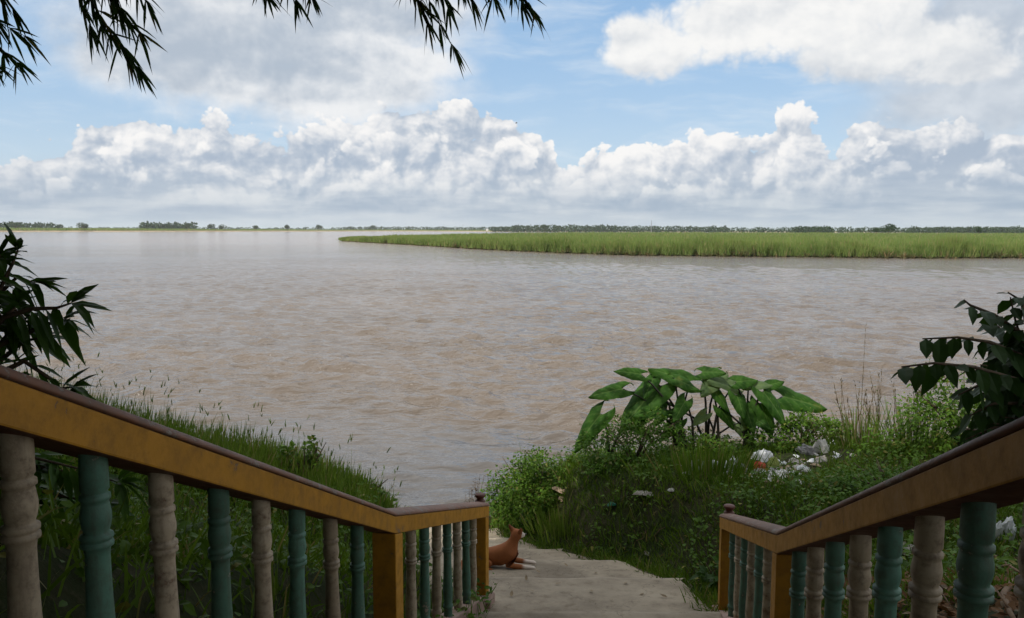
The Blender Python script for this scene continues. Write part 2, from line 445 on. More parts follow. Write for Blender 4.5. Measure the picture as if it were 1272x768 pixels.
def water():
    m, N = mat('muddy_river_water'); P = N.n('ShaderNodeNewGeometry').outputs['Position']
    x, y, z = N.sep(P)
    dist = N.vm('LENGTH', P, out=1)
    # wind patches, and a calmer sheet of water close to the bank
    patch = N.ss(N.noise(N.vm('MULTIPLY', P, (.35, 1, 1)), .05, 4.0, .55), .36, .64, .65, 1.15)
    Pw = N.vm('ADD', P, N.vm('SCALE', N.noise(P, .25, 2.0, .5, out=1), 1.6))
    edge = N.m('ADD', y, N.m('ADD', N.m('MULTIPLY', x, .30), N.m('MULTIPLY', N.m('SUBTRACT', N.noise(P, .28, 4.0, .6), .5), 9.0)))
    calm = N.ss(edge, 17.0, 23.5, .30, 1.0)
    far = N.ss(N.m('ADD', dist, N.m('MULTIPLY', N.m('SUBTRACT', N.noise(P, .012, 3.0, .5), .5), 60.0)), 190.0, 330.0, 1.0, .50)
    w1 = N.noise(N.vm('MULTIPLY', Pw, (.55, 1.0, 1)), .42, 2.0, .5)
    w2 = N.noise(N.vm('MULTIPLY', Pw, (.62, 1.1, 1)), .80, 3.0, .55)
    w3 = N.noise(N.vm('MULTIPLY', P, (.70, 1.1, 1)), 2.7, 3.0, .6)
    w4 = N.noise(P, 8.5, 2.0, .6)
    def crest(v): return N.m('SUBTRACT', 1.0, N.m('ABSOLUTE', N.m('MULTIPLY', N.m('SUBTRACT', v, .5), 2.6)))
    h = N.m('MULTIPLY', w1, .30)
    h = N.m('ADD', h, N.m('MULTIPLY', N.m('MULTIPLY', crest(w2), .16), calm))
    h = N.m('ADD', h, N.m('MULTIPLY', N.m('MULTIPLY', w3, .16), calm))
    h = N.m('ADD', h, N.m('MULTIPLY', N.m('MULTIPLY', w4, .018), calm))
    h = N.m('MULTIPLY', N.m('MULTIPLY', h, patch), far)
    bp = N.n('ShaderNodeBump'); bp.inputs['Strength'].default_value = 1.0; bp.inputs['Distance'].default_value = 1.0
    N.put(bp.inputs['Height'], h)
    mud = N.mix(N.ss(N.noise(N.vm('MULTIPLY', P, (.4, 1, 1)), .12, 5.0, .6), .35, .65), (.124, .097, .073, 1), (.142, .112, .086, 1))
    mud = N.mix(N.ss(N.m('ADD', dist, N.m('MULTIPLY', N.m('SUBTRACT', N.noise(P, .02, 3.0, .5), .5), 90.0)), 120.0, 420.0), mud, (.27, .185, .125, 1))  # far water lightened and warmed, its sunlit look put into the colour
    off_bank = N.ss(edge, 15.0, 24.0)
    mud = N.mix(off_bank, (.072, .064, .057, 1), mud)  # darker, greyer base colour towards the bank
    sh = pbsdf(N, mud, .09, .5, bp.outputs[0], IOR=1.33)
    finish(N, sh); return m
M['water'] = water()
M['leaf_ground'] = foliage('ground_leaf', (.038, .088, .007), (.105, .195, .018), (.20, .19, .04))
M['leaf_bush'] = foliage('bush_leaf', (.042, .100, .007), (.115, .215, .020), (.18, .19, .04))
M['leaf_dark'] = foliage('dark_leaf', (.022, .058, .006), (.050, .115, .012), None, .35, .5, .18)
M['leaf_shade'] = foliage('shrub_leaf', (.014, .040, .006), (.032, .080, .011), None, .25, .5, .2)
M['leaf_weed'] = foliage('weed_leaf', (.038, .095, .009), (.10, .195, .020), (.14, .15, .05))
M['grass'] = foliage('bank_grass', (.048, .100, .008), (.13, .215, .022), (.22, .19, .08), .35, .5)
M['grass_tall'] = foliage('tall_grass', (.062, .125, .012), (.155, .230, .034), (.26, .22, .10), .35, .5)
M['dry'] = foliage('dry_stalk', (.10, .075, .045), (.20, .155, .09), None, .1, .7, .2)
M['bamboo_leaf'] = foliage('bamboo_leaf', (.018, .045, .012), (.045, .095, .020), (.12, .11, .03), .3, .4)
M['twig'] = plain('twig_bark', (.085, .06, .038), .8, .2)
M['stem'] = plain('green_stem', (.06, .085, .03), .5, .3)
M['culm'] = plain('bamboo_culm', (.12, .17, .05), .4, .4)
M['bark'] = plain('far_bark', (.10, .075, .05), .9, .1)
M['far_leaf'] = foliage('far_tree_leaf', (.018, .045, .012), (.042, .080, .020), None, .15, .6, .2, .05)
M['reed'] = foliage('reed_leaf', (.100, .172, .036), (.245, .305, .088), (.33, .27, .13), .35, .55, .15, .11)
M['reed_low'] = foliage('reed_base', (.045, .080, .018), (.21, .185, .085), (.26, .16, .08), .25, .6, .2, .16)
M['field'] = foliage('far_field', (.13, .22, .035), (.23, .28, .07), (.28, .24, .11), .3, .6, .2, .012)

# ================================================================== GROUND
BL = np.array([-.675, 4.553]); ZT = 3.535; RH = .105           # bend of the left handrail, its height
AL = .157; vL = np.array([math.cos(AL), -math.sin(AL)]); uLow = np.array([math.sin(AL), math.cos(AL)])
BR = BL + vL * 2.147 + uLow * .057
XR_Y = [6.9, 7.25, 8.3, 9.5, 10.4, 11.5, 12.6, 13.4, 15, 17]; XR_X = [1.95, 1.91, 1.82, 1.34, .62, .06, -.2, -.42, -.8, -1.2]
XL_Y = [7.2, 8.0, 8.7, 10, 13, 17]; XL_X = [-.5, -.98, -1.15, -1.10, -1.5, -2.2]
def xr_f(y): return np.where(y < 6.9, 1.472 + .157 * (y - 4.6) + .17, np.interp(y, XR_Y, XR_X))
def xl_f(y): return np.where(y < 7.2, -.675 + .157 * (y - 4.553) - .22, np.interp(y, XL_Y, XL_X))
TREADS = [(-7, 1.75, 3.9, 3.9)]
for i in range(8): TREADS.append((1.75 + .344 * i, 1.75 + .344 * (i + 1), 3.9 - .161 * (i + 1), 3.9 - .161 * (i + 1)))
TREADS += [(4.502, 5.1, 2.43, 2.42), (5.1, 5.7, 2.22, 2.21), (5.7, 6.3, 2.01, 2.0), (6.3, 6.95, 1.81, 1.79),
           (6.95, 8.3, 1.69, 1.50), (8.3, 9.5, 1.41, 1.19), (9.5, 10.4, 1.10, .96), (10.4, 11.5, .88, .68), (11.5, 12.6, .60, .40),
           (12.6, 13.6, .33, .15), (13.6, 17, .07, -.6)]
PZ_Y = []; PZ_Z = []
for a, b, z0, z1 in TREADS: PZ_Y += [(a + b) / 2]; PZ_Z += [(z0 + z1) / 2]
def pz_f(y): return np.interp(y, PZ_Y, PZ_Z)
def wob(x, y): return (np.sin(1.7 * x + .6 * y) * np.sin(1.3 * y - .4 * x + 1) * .5 + np.sin(4.1 * x + 2.2 * y + 2) * np.sin(3.7 * y - 1.6 * x) * .25)
def sst(t): t = np.clip(t, 0, 1); return t * t * (3 - 2 * t)
def terrain(x, y):
    x = np.asarray(x, float); y = np.asarray(y, float)
    base = pz_f(y) - .10
    R = np.interp(y, [-8, 1.5, 3, 6.5, 9, 11, 12.3, 13.5, 15, 17, 22], [3.95, 3.9, 3.55, 2.25, 2.15, 2.0, 1.7, .95, .1, -.8, -2])
    R = R + np.clip(.06 * (x - 3), -.1, .5) * np.clip((15 - y) / 4, 0, 1) + wob(x, y) * .10
    dR = x - xr_f(y)
    z = base + (R - base) * sst(dR / 1.15)
    Lf = 2.80 - np.where(y > 6, .2, .42) * (y - 6) - .25 * (x + 2.3)
    Lf = np.minimum(Lf, 4.1)
    fall = sst((y - 9.3) / 4.2)
    Lz = Lf * (1 - fall) - 1.2 * sst((y - 11.5) / 5.0) + wob(x, y) * .10
    dL = xl_f(y) - x
    z = np.where(dL > 0, base + (Lz - base) * sst(dL / .55), z)
    return z
def hit(px, py, lo=1.5, hi=40.0):
    """where the sight line through a photo pixel meets the bank"""
    ys = np.linspace(lo, hi, 4000); r = ray(px, py)
    P = r[None] * (ys / r[1])[:, None]; P[:, 2] += H
    b = np.nonzero(P[:, 2] < np.maximum(terrain(P[:, 0], P[:, 1]), 0))[0]
    return P[b[0]] if len(b) else P[-1]

gx = np.arange(-15, 17.01, .16); gy = np.arange(-8, 22.01, .16)
GX, GY = np.meshgrid(gx, gy)
V = np.stack([GX, GY, terrain(GX, GY)], -1).reshape(-1, 3)
nx = len(gx); a = (np.arange(len(gy) - 1)[:, None] * nx + np.arange(nx - 1)[None]).ravel()
F = np.stack([a, a + 1, a + 1 + nx, a + nx], 1)
o = kind(link('bank_ground', tri_mesh('bank_ground', V, F, M['soil'], smooth=True)), 'structure')

# the worn concrete steps and ramp
WEAR = []
mb = MB()
for a, b, z0, z1 in TREADS:
    n = 16
    top = []
    for yy, zz, e in ((a, z0, 0), (a + .12, z0 + (z1 - z0) * .1, 0), ((a + b) / 2, (z0 + z1) / 2, 0), (b - .13, z1 - (z1 - z0) * .1, 1), (b - .02, z1, 1), (b + .006, z1 - .022, 1)):
        for k in range(n + 1):
            l = float(xl_f(np.array(min(max(yy, -7), 17)))); r_ = float(xr_f(np.array(yy)))
            jit = .05 * math.sin(yy * 9.1) + .05 * math.sin(yy * 23.7 + 1) if (yy > 7.2) else 0
            f = k / n
            x = l + (r_ + jit - l) * f
            w = (.006 * math.sin(k * .9 + a * 5) + rng.normal(0, .007)) if (a > 6 and e) else 0
            sag = .004 * math.sin(k * 1.3 + yy * 3) if a > 6 else 0
            top.append((x, yy + w, zz + sag))
    V = list(top); m = n + 1
    V += [(x, y, z - .45) for (x, y, z) in top[-m:]]
    F = []
    for r_ in range(6):
        for k in range(n): F.append((r_ * m + k, r_ * m + k + 1, (r_ + 1) * m + k + 1, (r_ + 1) * m + k))
    V2 = [(x, y, z - .45) for (x, y, z) in (top[0], top[n], top[4 * m], top[4 * m + n])]
    b0 = len(V); V += V2
    F += [(0, 4 * m, b0 + 2, b0), (n, b0 + 1, b0 + 3, 4 * m + n)]
    mb.add(V, F)
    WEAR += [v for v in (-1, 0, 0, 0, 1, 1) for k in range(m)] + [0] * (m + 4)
po = kind(mb.build('path', M['concrete']), 'structure')
at = po.data.attributes.new('tread_wear', 'FLOAT', 'POINT'); at.data.foreach_set('value', np.array(WEAR, np.float32))

# the river, out to the horizon
# fine rings near by, so that the waves are real; coarse ones out to the horizon
rr = [4.0]
while rr[-1] < 330: rr.append(rr[-1] * 1.0052 + .004)
rr = np.array(rr + [420, 600, 1000, 2000, 4000, 9000, 20000, 45000])
aa = np.radians(np.concatenate([np.arange(-180, -42, 6), np.arange(-40, 40.01, .17), np.arange(42, 180.1, 6)]))
AAg, RRg = np.meshgrid(aa, rr)
WX = np.sin(AAg) * RRg; WY = np.cos(AAg) * RRg
hw = np.zeros_like(WX)
wx_ = WX + .35 * np.sin(.7 * WY + .3 * WX) ; wy_ = WY + .30 * np.sin(.55 * WX + 1.0)
for i in range(56):
    lam = .40 * (5.2 ** (i / 55.0)); th = rng.normal(.35, .55); kx = 2 * np.pi / lam * np.sin(th); ky = 2 * np.pi / lam * np.cos(th)
    ampl = .0088 * lam ** .85
    env = .8 + .2 * np.sin(WX * rng.uniform(.02, .12) + WY * rng.uniform(.02, .12) + rng.uniform(0, 6))
    sm = np.clip((lam / (.012 * RRg) - .8), 0, 1)                   # drop what the rings cannot carry
    hw += ampl * env * sm * np.sin(kx * wx_ + ky * wy_ + rng.uniform(0, 6.28))
hw = hw + 3.5 * hw * np.abs(hw)
edge_ = WY + .30 * WX + 1.5 * np.sin(.5 * WX) + 1.2 * np.sin(.23 * WY + WX * .31 + 2)
hw *= np.clip(.30 + .70 * sst((edge_ - 16.5) / 7.0), 0, 1) * np.clip((330 - RRg) / 150, 0, 1) * np.where(np.abs(AAg) > .70, 0, 1)
# slow swirls of the current in the calm water by the bank
hw += .035 * np.sin(.9 * WX + .8 * np.sin(.6 * WY)) * np.sin(.7 * WY + .5 * np.sin(.8 * WX)) * (1 - sst((RRg - 25) / 25)) * np.where(np.abs(AAg) > .70, 0, 1)
V = np.stack([WX, WY, hw], -1).reshape(-1, 3)
na = len(aa); q = (np.arange(len(rr) - 1)[:, None] * na + np.arange(na - 1)[None]).ravel()
F = np.stack([q, q + 1, q + 1 + na, q + na], 1)[:, ::-1]
kind(link('river_water', tri_mesh('river_water', V, F, M['water'], smooth=True)), 'structure')

# ================================================================== BALUSTRADES
def sect(bend, az_up, s_up, s_lo, side, t):
    """point on the inner top edge of the handrail; t<0 uphill, t>0 down the lower run"""
    if t <= 0: u = np.array([math.sin(az_up), math.cos(az_up)]); z = ZT - t * s_up
    else: u = uLow; z = ZT - t * s_lo
    p = bend + u * t
    return np.array([p[0], p[1], z])
BAL = [(0, .044), (.03, .045), (.12, .0455), (.128, .040), (.136, .040), (.142, .0485), (.158, .0490), (.164, .0415), (.175, .0430), (.19, .0455), (.215, .0490), (.235, .0490),
       (.262, .0450), (.280, .0400), (.288, .0420), (.293, .0520), (.306, .0525), (.311, .0455), (.317, .0455), (.322, .0525), (.335, .0525), (.342, .0420), (.36, .0410), (.42, .0425),
       (.50, .0470), (.57, .0515), (.61, .0520), (.65, .0490), (.685, .0440), (.69, .0530), (.705, .0535), (.712, .0460), (.745, .0470), (.80, .0475)]
def balustrade(side, bend, az_up, s_up, s_lo, ts, label, t_top):
    sg = -1.0 if side == 'L' else 1.0                       # which way is outward
    out = vL * sg; o3 = np.array([out[0], out[1], 0])
    base = sect(bend, az_up, s_up, s_lo, side, 0)
    root = empty('balustrade', (base[0], base[1], ZT - .92), label, 'balustrade')
    org = Vector(root.location)
    P = lambda t, off, dz: Vector(sect(bend, az_up, s_up, s_lo, side, t) + o3 * off + np.array([0, 0, dz])) - org
    t0, t1 = t_top, 2.95
    st = [t0, t0 / 2, -.02, .02, t1 / 2, t1]
    st = [t0, t0 * .66, t0 * .33, 0.0, t1 * .33, t1 * .66, t1]
    def sweep(name, prof, mats, mis, parent):
        mb = MB(); n = len(prof); V = []; F = []; MI = []
        for t in st:
            for off, dz in prof: V.append(P(t, off, dz))
        for i in range(len(st) - 1):
            for k in range(n):
                a = i * n + k; b = i * n + (k + 1) % n
                F.append((a, b, b + n, a + n)); MI.append(mis[k])
        mb.add(V, F); mb.mi = list(MI)
        mb.add(V[:n], [tuple(range(n))], 0); mb.add(V[-n:], [tuple(range(n - 1, -1, -1))], 0)
        ob = mb.build(name, mats, parent)
        bm = bmesh.new(); bm.from_mesh(ob.data); bmesh.ops.remove_doubles(bm, verts=bm.verts, dist=1e-4); bmesh.ops.recalc_face_normals(bm, faces=bm.faces); bm.to_mesh(ob.data); bm.free()
        return ob
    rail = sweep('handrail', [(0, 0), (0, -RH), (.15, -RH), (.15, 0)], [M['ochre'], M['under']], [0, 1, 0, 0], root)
    bevel(rail, .006, 2)
    cp = sweep('coping', [(-.004, .003), (-.006, .010), (.006, .026), (.04, .038), (.075, .042), (.11, .038), (.144, .026), (.156, .010), (.154, .003)], [M['maroon']], [0] * 9, rail)
    for p in cp.data.polygons: p.use_smooth = len(p.vertices) == 4
    # posts
    def post(ta, tb, foot=False):
        mb = MB(); V = []
        for t in (ta, tb):
            for off in (.003, .147):
                zt = P(t, off, -RH - .002); zb = P(t, off, -1.05)
                V += [zb, zt]
        mb.add(V, [(0, 1, 3, 2), (4, 6, 7, 5), (0, 4, 5, 1), (2, 3, 7, 6), (1, 5, 7, 3), (0, 2, 6, 4)])
        ob = mb.build('post', M['ochre'], root); 
        bm = bmesh.new(); bm.from_mesh(ob.data); bmesh.ops.recalc_face_normals(bm, faces=bm.faces); bm.to_mesh(ob.data); bm.free()
        bevel(ob, .006)
        if foot:
            mb = MB(); V = []
            for t in (ta - .05, tb + .05):
                for off in (-.05, .20):
                    V += [P(tb, off, -1.15) + Vector((uLow[0], uLow[1], 0)) * (t - tb), P(tb, off, -.86) + Vector((uLow[0], uLow[1], 0)) * (t - tb)]
            mb.add(V, [(0, 1, 3, 2), (4, 6, 7, 5), (0, 4, 5, 1), (2, 3, 7, 6), (1, 5, 7, 3), (0, 2, 6, 4)])
            fo = mb.build('foot_block', M['pink'], ob)
            bm = bmesh.new(); bm.from_mesh(fo.data); bmesh.ops.recalc_face_normals(bm, faces=bm.faces); bm.to_mesh(fo.data); bm.free()
            bevel(fo, .02, 2)
        return ob
    post(.0, .145); post(2.80, 2.947, True); post(t0 + .01, t0 + .15)
    # the low kerb the balusters stand on
    kb = sweep('base_kerb', [(0.0, -.87), (0.0, -1.05), (.15, -1.05), (.15, -.87)], [M['pink']], [0] * 4, root)
    bevel(kb, .01, 2)
    # turned knob at the lower end
    c = P(2.88, .075, .038)
    mb = MB(); mb.lathe([(.030, -.02), (.034, .0), (.048, .006), (.048, .014), (.034, .022), (.032, .040), (.045, .050), (.050, .058), (.050, .072), (.045, .078), (.012, .082)], 20, c)
    mb.build('finial', M['finial'], root, True)
    mats = {'g': M['green_b'], 'c': M['cream_b']}
    cache = {}
    for t, col in ts:
        if col not in cache:
            mb = MB(); sc = .86 if side == 'L' else .94
            prof = [(r * sc * (.90 if z < .35 else .86), -(z * .70 if z <= .342 else .2394 + (z - .342) * (.8 - .2394) / (.8 - .342))) for z, r in BAL]; prof = [(prof[0][0], .035)] + prof
            prof.reverse()
            mb.lathe(prof, 22, (0, 0, 0))
            ob = mb.build('baluster', mats[col], root, True)
            cache[col] = ob
        else:
            ob = cache[col].copy(); COL.objects.link(ob); ob.parent = root
        ob['label'] = {'g': 'sea green baluster', 'c': 'cream baluster stained brown'}[col]
        ob.location = P(t, .075, -RH)
        ob.rotation_euler = (rng.normal(0, .008), rng.normal(0, .008), rng.uniform(0, 6))
    return root
balustrade('L', BL, .129, .463, .326,
           [(-2.82, 'c'), (-2.56, 'g'), (-2.26, 'c'), (-1.92, 'g'), (-1.6, 'c'), (-1.26, 'g'), (-.87, 'c'), (-.48, 'g'), (-3.12, 'g'),
            (.24, 'g'), (.56, 'c'), (.89, 'g'), (1.23, 'c'), (1.56, 'g'), (1.89, 'c'), (2.23, 'g'), (2.54, 'c')],
           'ochre concrete balustrade with red coping, on the left of the steps', -3.5)
balustrade('R', BR, .166, .463, .326,
           [(-.26, 'g'), (-.63, 'c'), (-1.0, 'g'), (-1.38, 'c'), (-1.73, 'g'), (-2.08, 'c'), (-2.4, 'g'), (-2.72, 'c'), (-3.06, 'g'),
            (.30, 'g'), (.66, 'c'), (1.0, 'g'), (1.36, 'c'), (1.72, 'g'), (2.08, 'c'), (2.46, 'g')],
           'dark shaded ochre balustrade with red coping, on the right of the steps', -3.5)

# ================================================================== DOG
def dog():
    bx, by = .045, 9.1
    zg = float(np.interp(by, [8.3, 9.5], [1.41, 1.19])) + .004
    root = empty('dog', (bx, by, zg), 'tan dog with white muzzle and forepaws lying on the concrete path', 'dog', rz=math.radians(-4))
    J = {}  # joint: (pos, radius, parent)
    def j(n, p, r, par=None): J[n] = (Vector(p), r, par)
    j('pelvis', (-.50, 0, .100), .100); j('loin', (-.38, 0, .112), .104, 'pelvis'); j('rib', (-.23, 0, .125), .116, 'loin')
    j('chest', (-.10, 0, .155), .116, 'rib'); j('neck0', (-.045, .005, .250), .088, 'chest'); j('brisket', (-.050, .0, .085), .080, 'chest'); j('neck1', (-.012, .016, .330), .055, 'neck0')
    j('skull', (.012, .030, .382), .064, 'neck1'); j('brow', (.044, .062, .374), .052, 'skull'); j('muzzle', (.075, .092, .350), .033, 'brow'); j('nose', (.100, .122, .336), .024, 'muzzle')
    for nm, b0, b1, b2 in (('l', (-.030, .046, .418), (-.058, .052, .452), (-.080, .056, .488)), ('r', (.050, .004, .414), (.064, -.010, .445), (.070, -.020, .478))):
        j('ear0' + nm, b0, .033, 'skull'); j('ear1' + nm, b1, .027, 'ear0' + nm); j('ear2' + nm, b2, .006, 'ear1' + nm)
    for s, nm in ((1, 'l'), (-1, 'r')):
        j('sh' + nm, (-.035, .070 * s, .125), .060, 'chest'); j('el' + nm, (-.055, .092 * s, .050), .042, 'sh' + nm); j('fa' + nm, (.06, .085 * s, .036), .031, 'el' + nm)
        j('wr' + nm, (.155, .078 * s, .028), .025, 'fa' + nm); j('pw' + nm, (.205, .076 * s, .024), .027, 'wr' + nm); j('to' + nm, (.245, .076 * s, .018), .018, 'pw' + nm)
        j('hp' + nm, (-.44, .090 * s, .095), .080, 'pelvis'); j('kn' + nm, (-.27, .125 * s, .075), .050, 'hp' + nm); j('hk' + nm, (-.43, .150 * s, .035), .030, 'kn' + nm); j('hf' + nm, (-.30, .165 * s, .024), .024, 'hk' + nm); j('ht' + nm, (-.25, .165 * s, .018), .019, 'hf' + nm)
    j('t0', (-.55, .0, .10), .034, 'pelvis'); j('t1', (-.63, -.05, .05), .024, 't0'); j('t2', (-.62, -.16, .026), .019, 't1'); j('t3', (-.53, -.23, .020), .014, 't2')
    names = list(J); idx = {n: i for i, n in enumerate(names)}
    me = bpy.data.meshes.new('body_skeleton')
    me.from_pydata([J[n][0] for n in names], [(idx[J[n][2]], idx[n]) for n in names if J[n][2]], [])
    ob = bpy.data.objects.new('body', me); COL.objects.link(ob)
    sk = ob.modifiers.new('skin', 'SKIN'); sk.use_smooth_shade = True
    for n in names:
        v = me.skin_vertices[0].data[idx[n]]; v.radius = (J[n][1], J[n][1]); v.use_root = (n == 'pelvis')
    sb = ob.modifiers.new('sub', 'SUBSURF'); sb.levels = 2; sb.render_levels = 2
    bpy.context.view_layer.update()
    dg = bpy.context.evaluated_depsgraph_get()
    nm = bpy.data.meshes.new_from_object(ob.evaluated_get(dg)); nm.name = 'body'
    bpy.data.objects.remove(ob)
    co = np.zeros(len(nm.vertices) * 3, np.float32); nm.vertices.foreach_get('co', co); co = co.reshape(-1, 3)
    co[:, 2] = np.maximum(co[:, 2], .002 + .25 * np.minimum(co[:, 2], .004)); nm.vertices.foreach_set('co', co.ravel())
    m, N = mat('dog_coat'); P = N.n('ShaderNodeTexCoord').outputs['Object']; x, y, z = N.sep(P)
    n1 = N.noise(P, 18.0, 4.0, .6); n2 = N.noise(N.vm('MULTIPLY', P, (1, 1, 3)), 90.0, 3.0, .6)
    tan = N.mix(n1, (.26, .080, .026, 1), (.37, .135, .046, 1)); tan = N.mix(N.m('MULTIPLY', n2, .5), tan, (.12, .045, .018, 1))
    nz = N.m('MULTIPLY', N.m('SUBTRACT', n1, .5), .06)
    hd = N.m('ADD', N.m('MULTIPLY', x, .80), N.m('MULTIPLY', y, .45)); wm = N.m('MULTIPLY', N.ss(N.m('ADD', hd, nz), .052, .068), N.m('MULTIPLY', N.ss(z, .27, .29), N.ss(z, .415, .395)))
    wp = N.m('MULTIPLY', N.ss(N.m('ADD', x, nz), .07, .13), N.ss(z, .10, .08))
    w = N.m('MAXIMUM', wm, wp)
    c = N.mix(w, tan, N.mix(n2, (.58, .48, .40, 1), (.72, .64, .56, 1)))
    dk = N.ss(z, .435, .47)
    c = N.mix(N.m('MULTIPLY', dk, .5), c, (.08, .03, .015, 1))
    finish(N, pbsdf(N, c, .75, .2, bump(N, n2, .5, .006)))
    nm.materials.clear(); nm.materials.append(m)
    for p in nm.polygons: p.use_smooth = True
    body = link('body', nm, root)
    dark = plain('dog_nose', (.02, .015, .013), .3, .5)
    mb = MB(); mb.lathe([(.002, -.012), (.011, -.008), (.014, 0), (.011, .008), (.002, .011)], 12, (.112, .136, .344)); mb.build('nose', dark, root, True)
    for s in (1, -1):
        c = Vector((.050, .074, .388)) + Vector((-.72, .69, 0)).normalized() * (.036 * s)
        mb = MB(); mb.lathe([(.001, -.008), (.006, -.005), (.008, 0), (.006, .005), (.001, .008)], 10, c); mb.build('eye', dark, root, True)
    return root
dog()

# ================================================================== NEAR VEGETATION
def ground_pts(n, x0, x1, y0, y1, keep):
    x = rng.uniform(x0, x1, n); y = rng.uniform(y0, y1, n); z = terrain(x, y)
    k = keep(x, y, z); return np.stack([x[k], y[k], z[k]], 1)
def offpath(x, y, m=.0): return (x > xr_f(y) + m) | (x < xl_f(y) - m)
def patchy(x, y, s=1.0, o=0.0): return .5 + .5 * np.sin(1.9 * s * x + 1.3 * np.sin(1.1 * s * y + o) + o) * np.sin(1.6 * s * y + .9 * np.sin(1.7 * s * x) + 2 * o)
def blades(p, hmin, hmax, w, lean=.35, droop=.35):
    n = len(p); ax = unit(np.stack([rng.normal(0, lean, n), rng.normal(0, lean, n), np.ones(n)], 1))
    L = rng.uniform(hmin, hmax, n)
    return scatter(p - [0, 0, .01], ax, rdir(n, -.2, .2), L, w * rng.uniform(.7, 1.3, n), rng.uniform(0, droop, n), BLADE)
litter_c = np.array([hit(955, 582)[:2], hit(890, 588)[:2], hit(1010, 568)[:2]])
def litter_clear(x, y):
    d = np.min([(x - c[0]) ** 2 / .55 + (y - c[1]) ** 2 / .22 for c in litter_c], 0)
    return d > 1
# --- grass on the right bank (turf) and the taller fringe at its edges
p1 = ground_pts(125000, -1.2, 9, 5.0, 15.2, lambda x, y, z: (z > .02) & (x > xr_f(y) + .02 - .10 * (rng.random(len(x)) < .25)) & (rng.random(len(x)) < .6 + .4 * patchy(x, y)) & (litter_clear(x, y) | (rng.random(len(x)) < .12)))
p2 = ground_pts(14000, -1.4, 9, 9.0, 15.4, lambda x, y, z: (z > -.05) & (x > xr_f(y) + .05) & ((y > 11.6) | (x - xr_f(y) < .9)) & (rng.random(len(x)) < patchy(x, y, .8, 1.0)) & litter_clear(x, y))
p3 = ground_pts(45000, -9, -.3, 1.8, 12.6, lambda x, y, z: (z > .02) & (x < xl_f(y) - .02) & (rng.random(len(x)) < .5 + .5 * patchy(x, y, .9, 2)))
yq = rng.uniform(6.9, 14, 5200); xq = xr_f(yq) + rng.normal(.03, .07, 5200); pq = np.stack([xq, yq, np.maximum(pz_f(yq) - .05, terrain(xq, yq))], 1); pq = pq[(rng.random(5200) < .25 + .75 * patchy(xq, yq, 2.0, 4)) & (pq[:, 2] > .03)]
V, F = join([blades(pq, .10, .30, .012, .5, .6), blades(p1, .08, .24, .013, .5, .4), blades(p2, .18, .45, .013, .30, .4), blades(p3, .14, .40, .013, .4, .5)])
kind(link('grass', tri_mesh('grass', V, F, M['grass'])), 'stuff')
# --- tall grass along the left ridge, with thin flowering stalks
p4 = ground_pts(42000, -9, -.9, 7.4, 12.0, lambda x, y, z: (z > .05) & (x < xl_f(y) - .10) & (rng.random(len(x)) < .38 + .7 * patchy(x, y, 1.1, 3) ** 1.3))
hs = np.clip(.34 + .16 * (-p4[:, 0] - 1.6), .26, .62) * rng.uniform(.55, 1.15, len(p4))
ax = unit(np.stack([rng.normal(.05, .16, len(p4)), rng.normal(0, .16, len(p4)), np.ones(len(p4))], 1))
A = scatter(p4, ax, rdir(len(p4), -.2, .2), hs, .013 * rng.uniform(.7, 1.3, len(p4)), rng.uniform(.02, .3, len(p4)), BLADE)
p5 = p4[rng.choice(len(p4), 420, False)]
ax5 = unit(np.stack([rng.normal(.10, .15, 420), rng.normal(0, .12, 420), np.ones(420)], 1))
h5 = rng.uniform(.45, .95, 420) * np.clip(.75 + .12 * (-p5[:, 0] - 1.6), .55, 1.1)
Bs = scatter(p5, ax5, rdir(420, -.2, .2), h5, .006, rng.uniform(.05, .22, 420), BLADE)
tips = p5 + ax5 * (h5 * .93)[:, None]
Cs = scatter(np.repeat(tips, 3, 0), unit(np.repeat(ax5, 3, 0) + rdir(1260) * .3), rdir(1260, -.2, .2), rng.uniform(.05, .13, 1260), .010, .2, BLADE)
V, F = join([A, Bs, Cs])
kind(link('tall_grass', tri_mesh('tall_grass', V, F, M['grass_tall'])), 'stuff')

# --- leafy ground cover
def cover(p, L, hmax, W=.7, per=1):
    p = np.repeat(p, per, 0); n = len(p)
    if np.ndim(hmax): hmax = np.repeat(hmax, per)
    p = p + np.stack([rng.normal(0, .05, n), rng.normal(0, .05, n), rng.uniform(.02, 1, n) ** .8 * hmax], 1)
    ax = unit(np.stack([rng.normal(0, 1, n), rng.normal(0, 1, n), rng.normal(.15, .35, n)], 1))
    up = unit(np.stack([rng.normal(0, .4, n), rng.normal(-.25, .4, n), np.ones(n)], 1))
    l = L * rng.uniform(.6, 1.35, n)
    return scatter(p, ax, up, l, l * W, rng.uniform(.1, .5, n))
g1 = ground_pts(12000, -9, -.55, 1.8, 11.5, lambda x, y, z: (z > .05) & (x < xl_f(y) - .08) & (rng.random(len(x)) < .45 + .55 * patchy(x, y, 1.0, 4)))
hh = .10 + .28 * patchy(g1[:, 0], g1[:, 1], .9, 5)
g2 = ground_pts(16000, -1.0, 9, 5.4, 14.6, lambda x, y, z: (z > .05) & (x > xr_f(y) + .12) & ((patchy(x, y, .9, 6) > .66) | (y > 11.9) | ((x > 3.0) & (y < 9.2))) & litter_clear(x, y))
h2 = np.where((g2[:, 0] > 3.0) & (g2[:, 1] < 9.2), .28, .10 + .22 * patchy(g2[:, 0], g2[:, 1], 1.2, 7))
V, F = join([cover(g1, .062, hh * .8, .7, 2), cover(g2, .055, h2, .7, 2)])
kind(link('ground_cover', tri_mesh('ground_cover', V, F, M['leaf_ground'])), 'stuff')
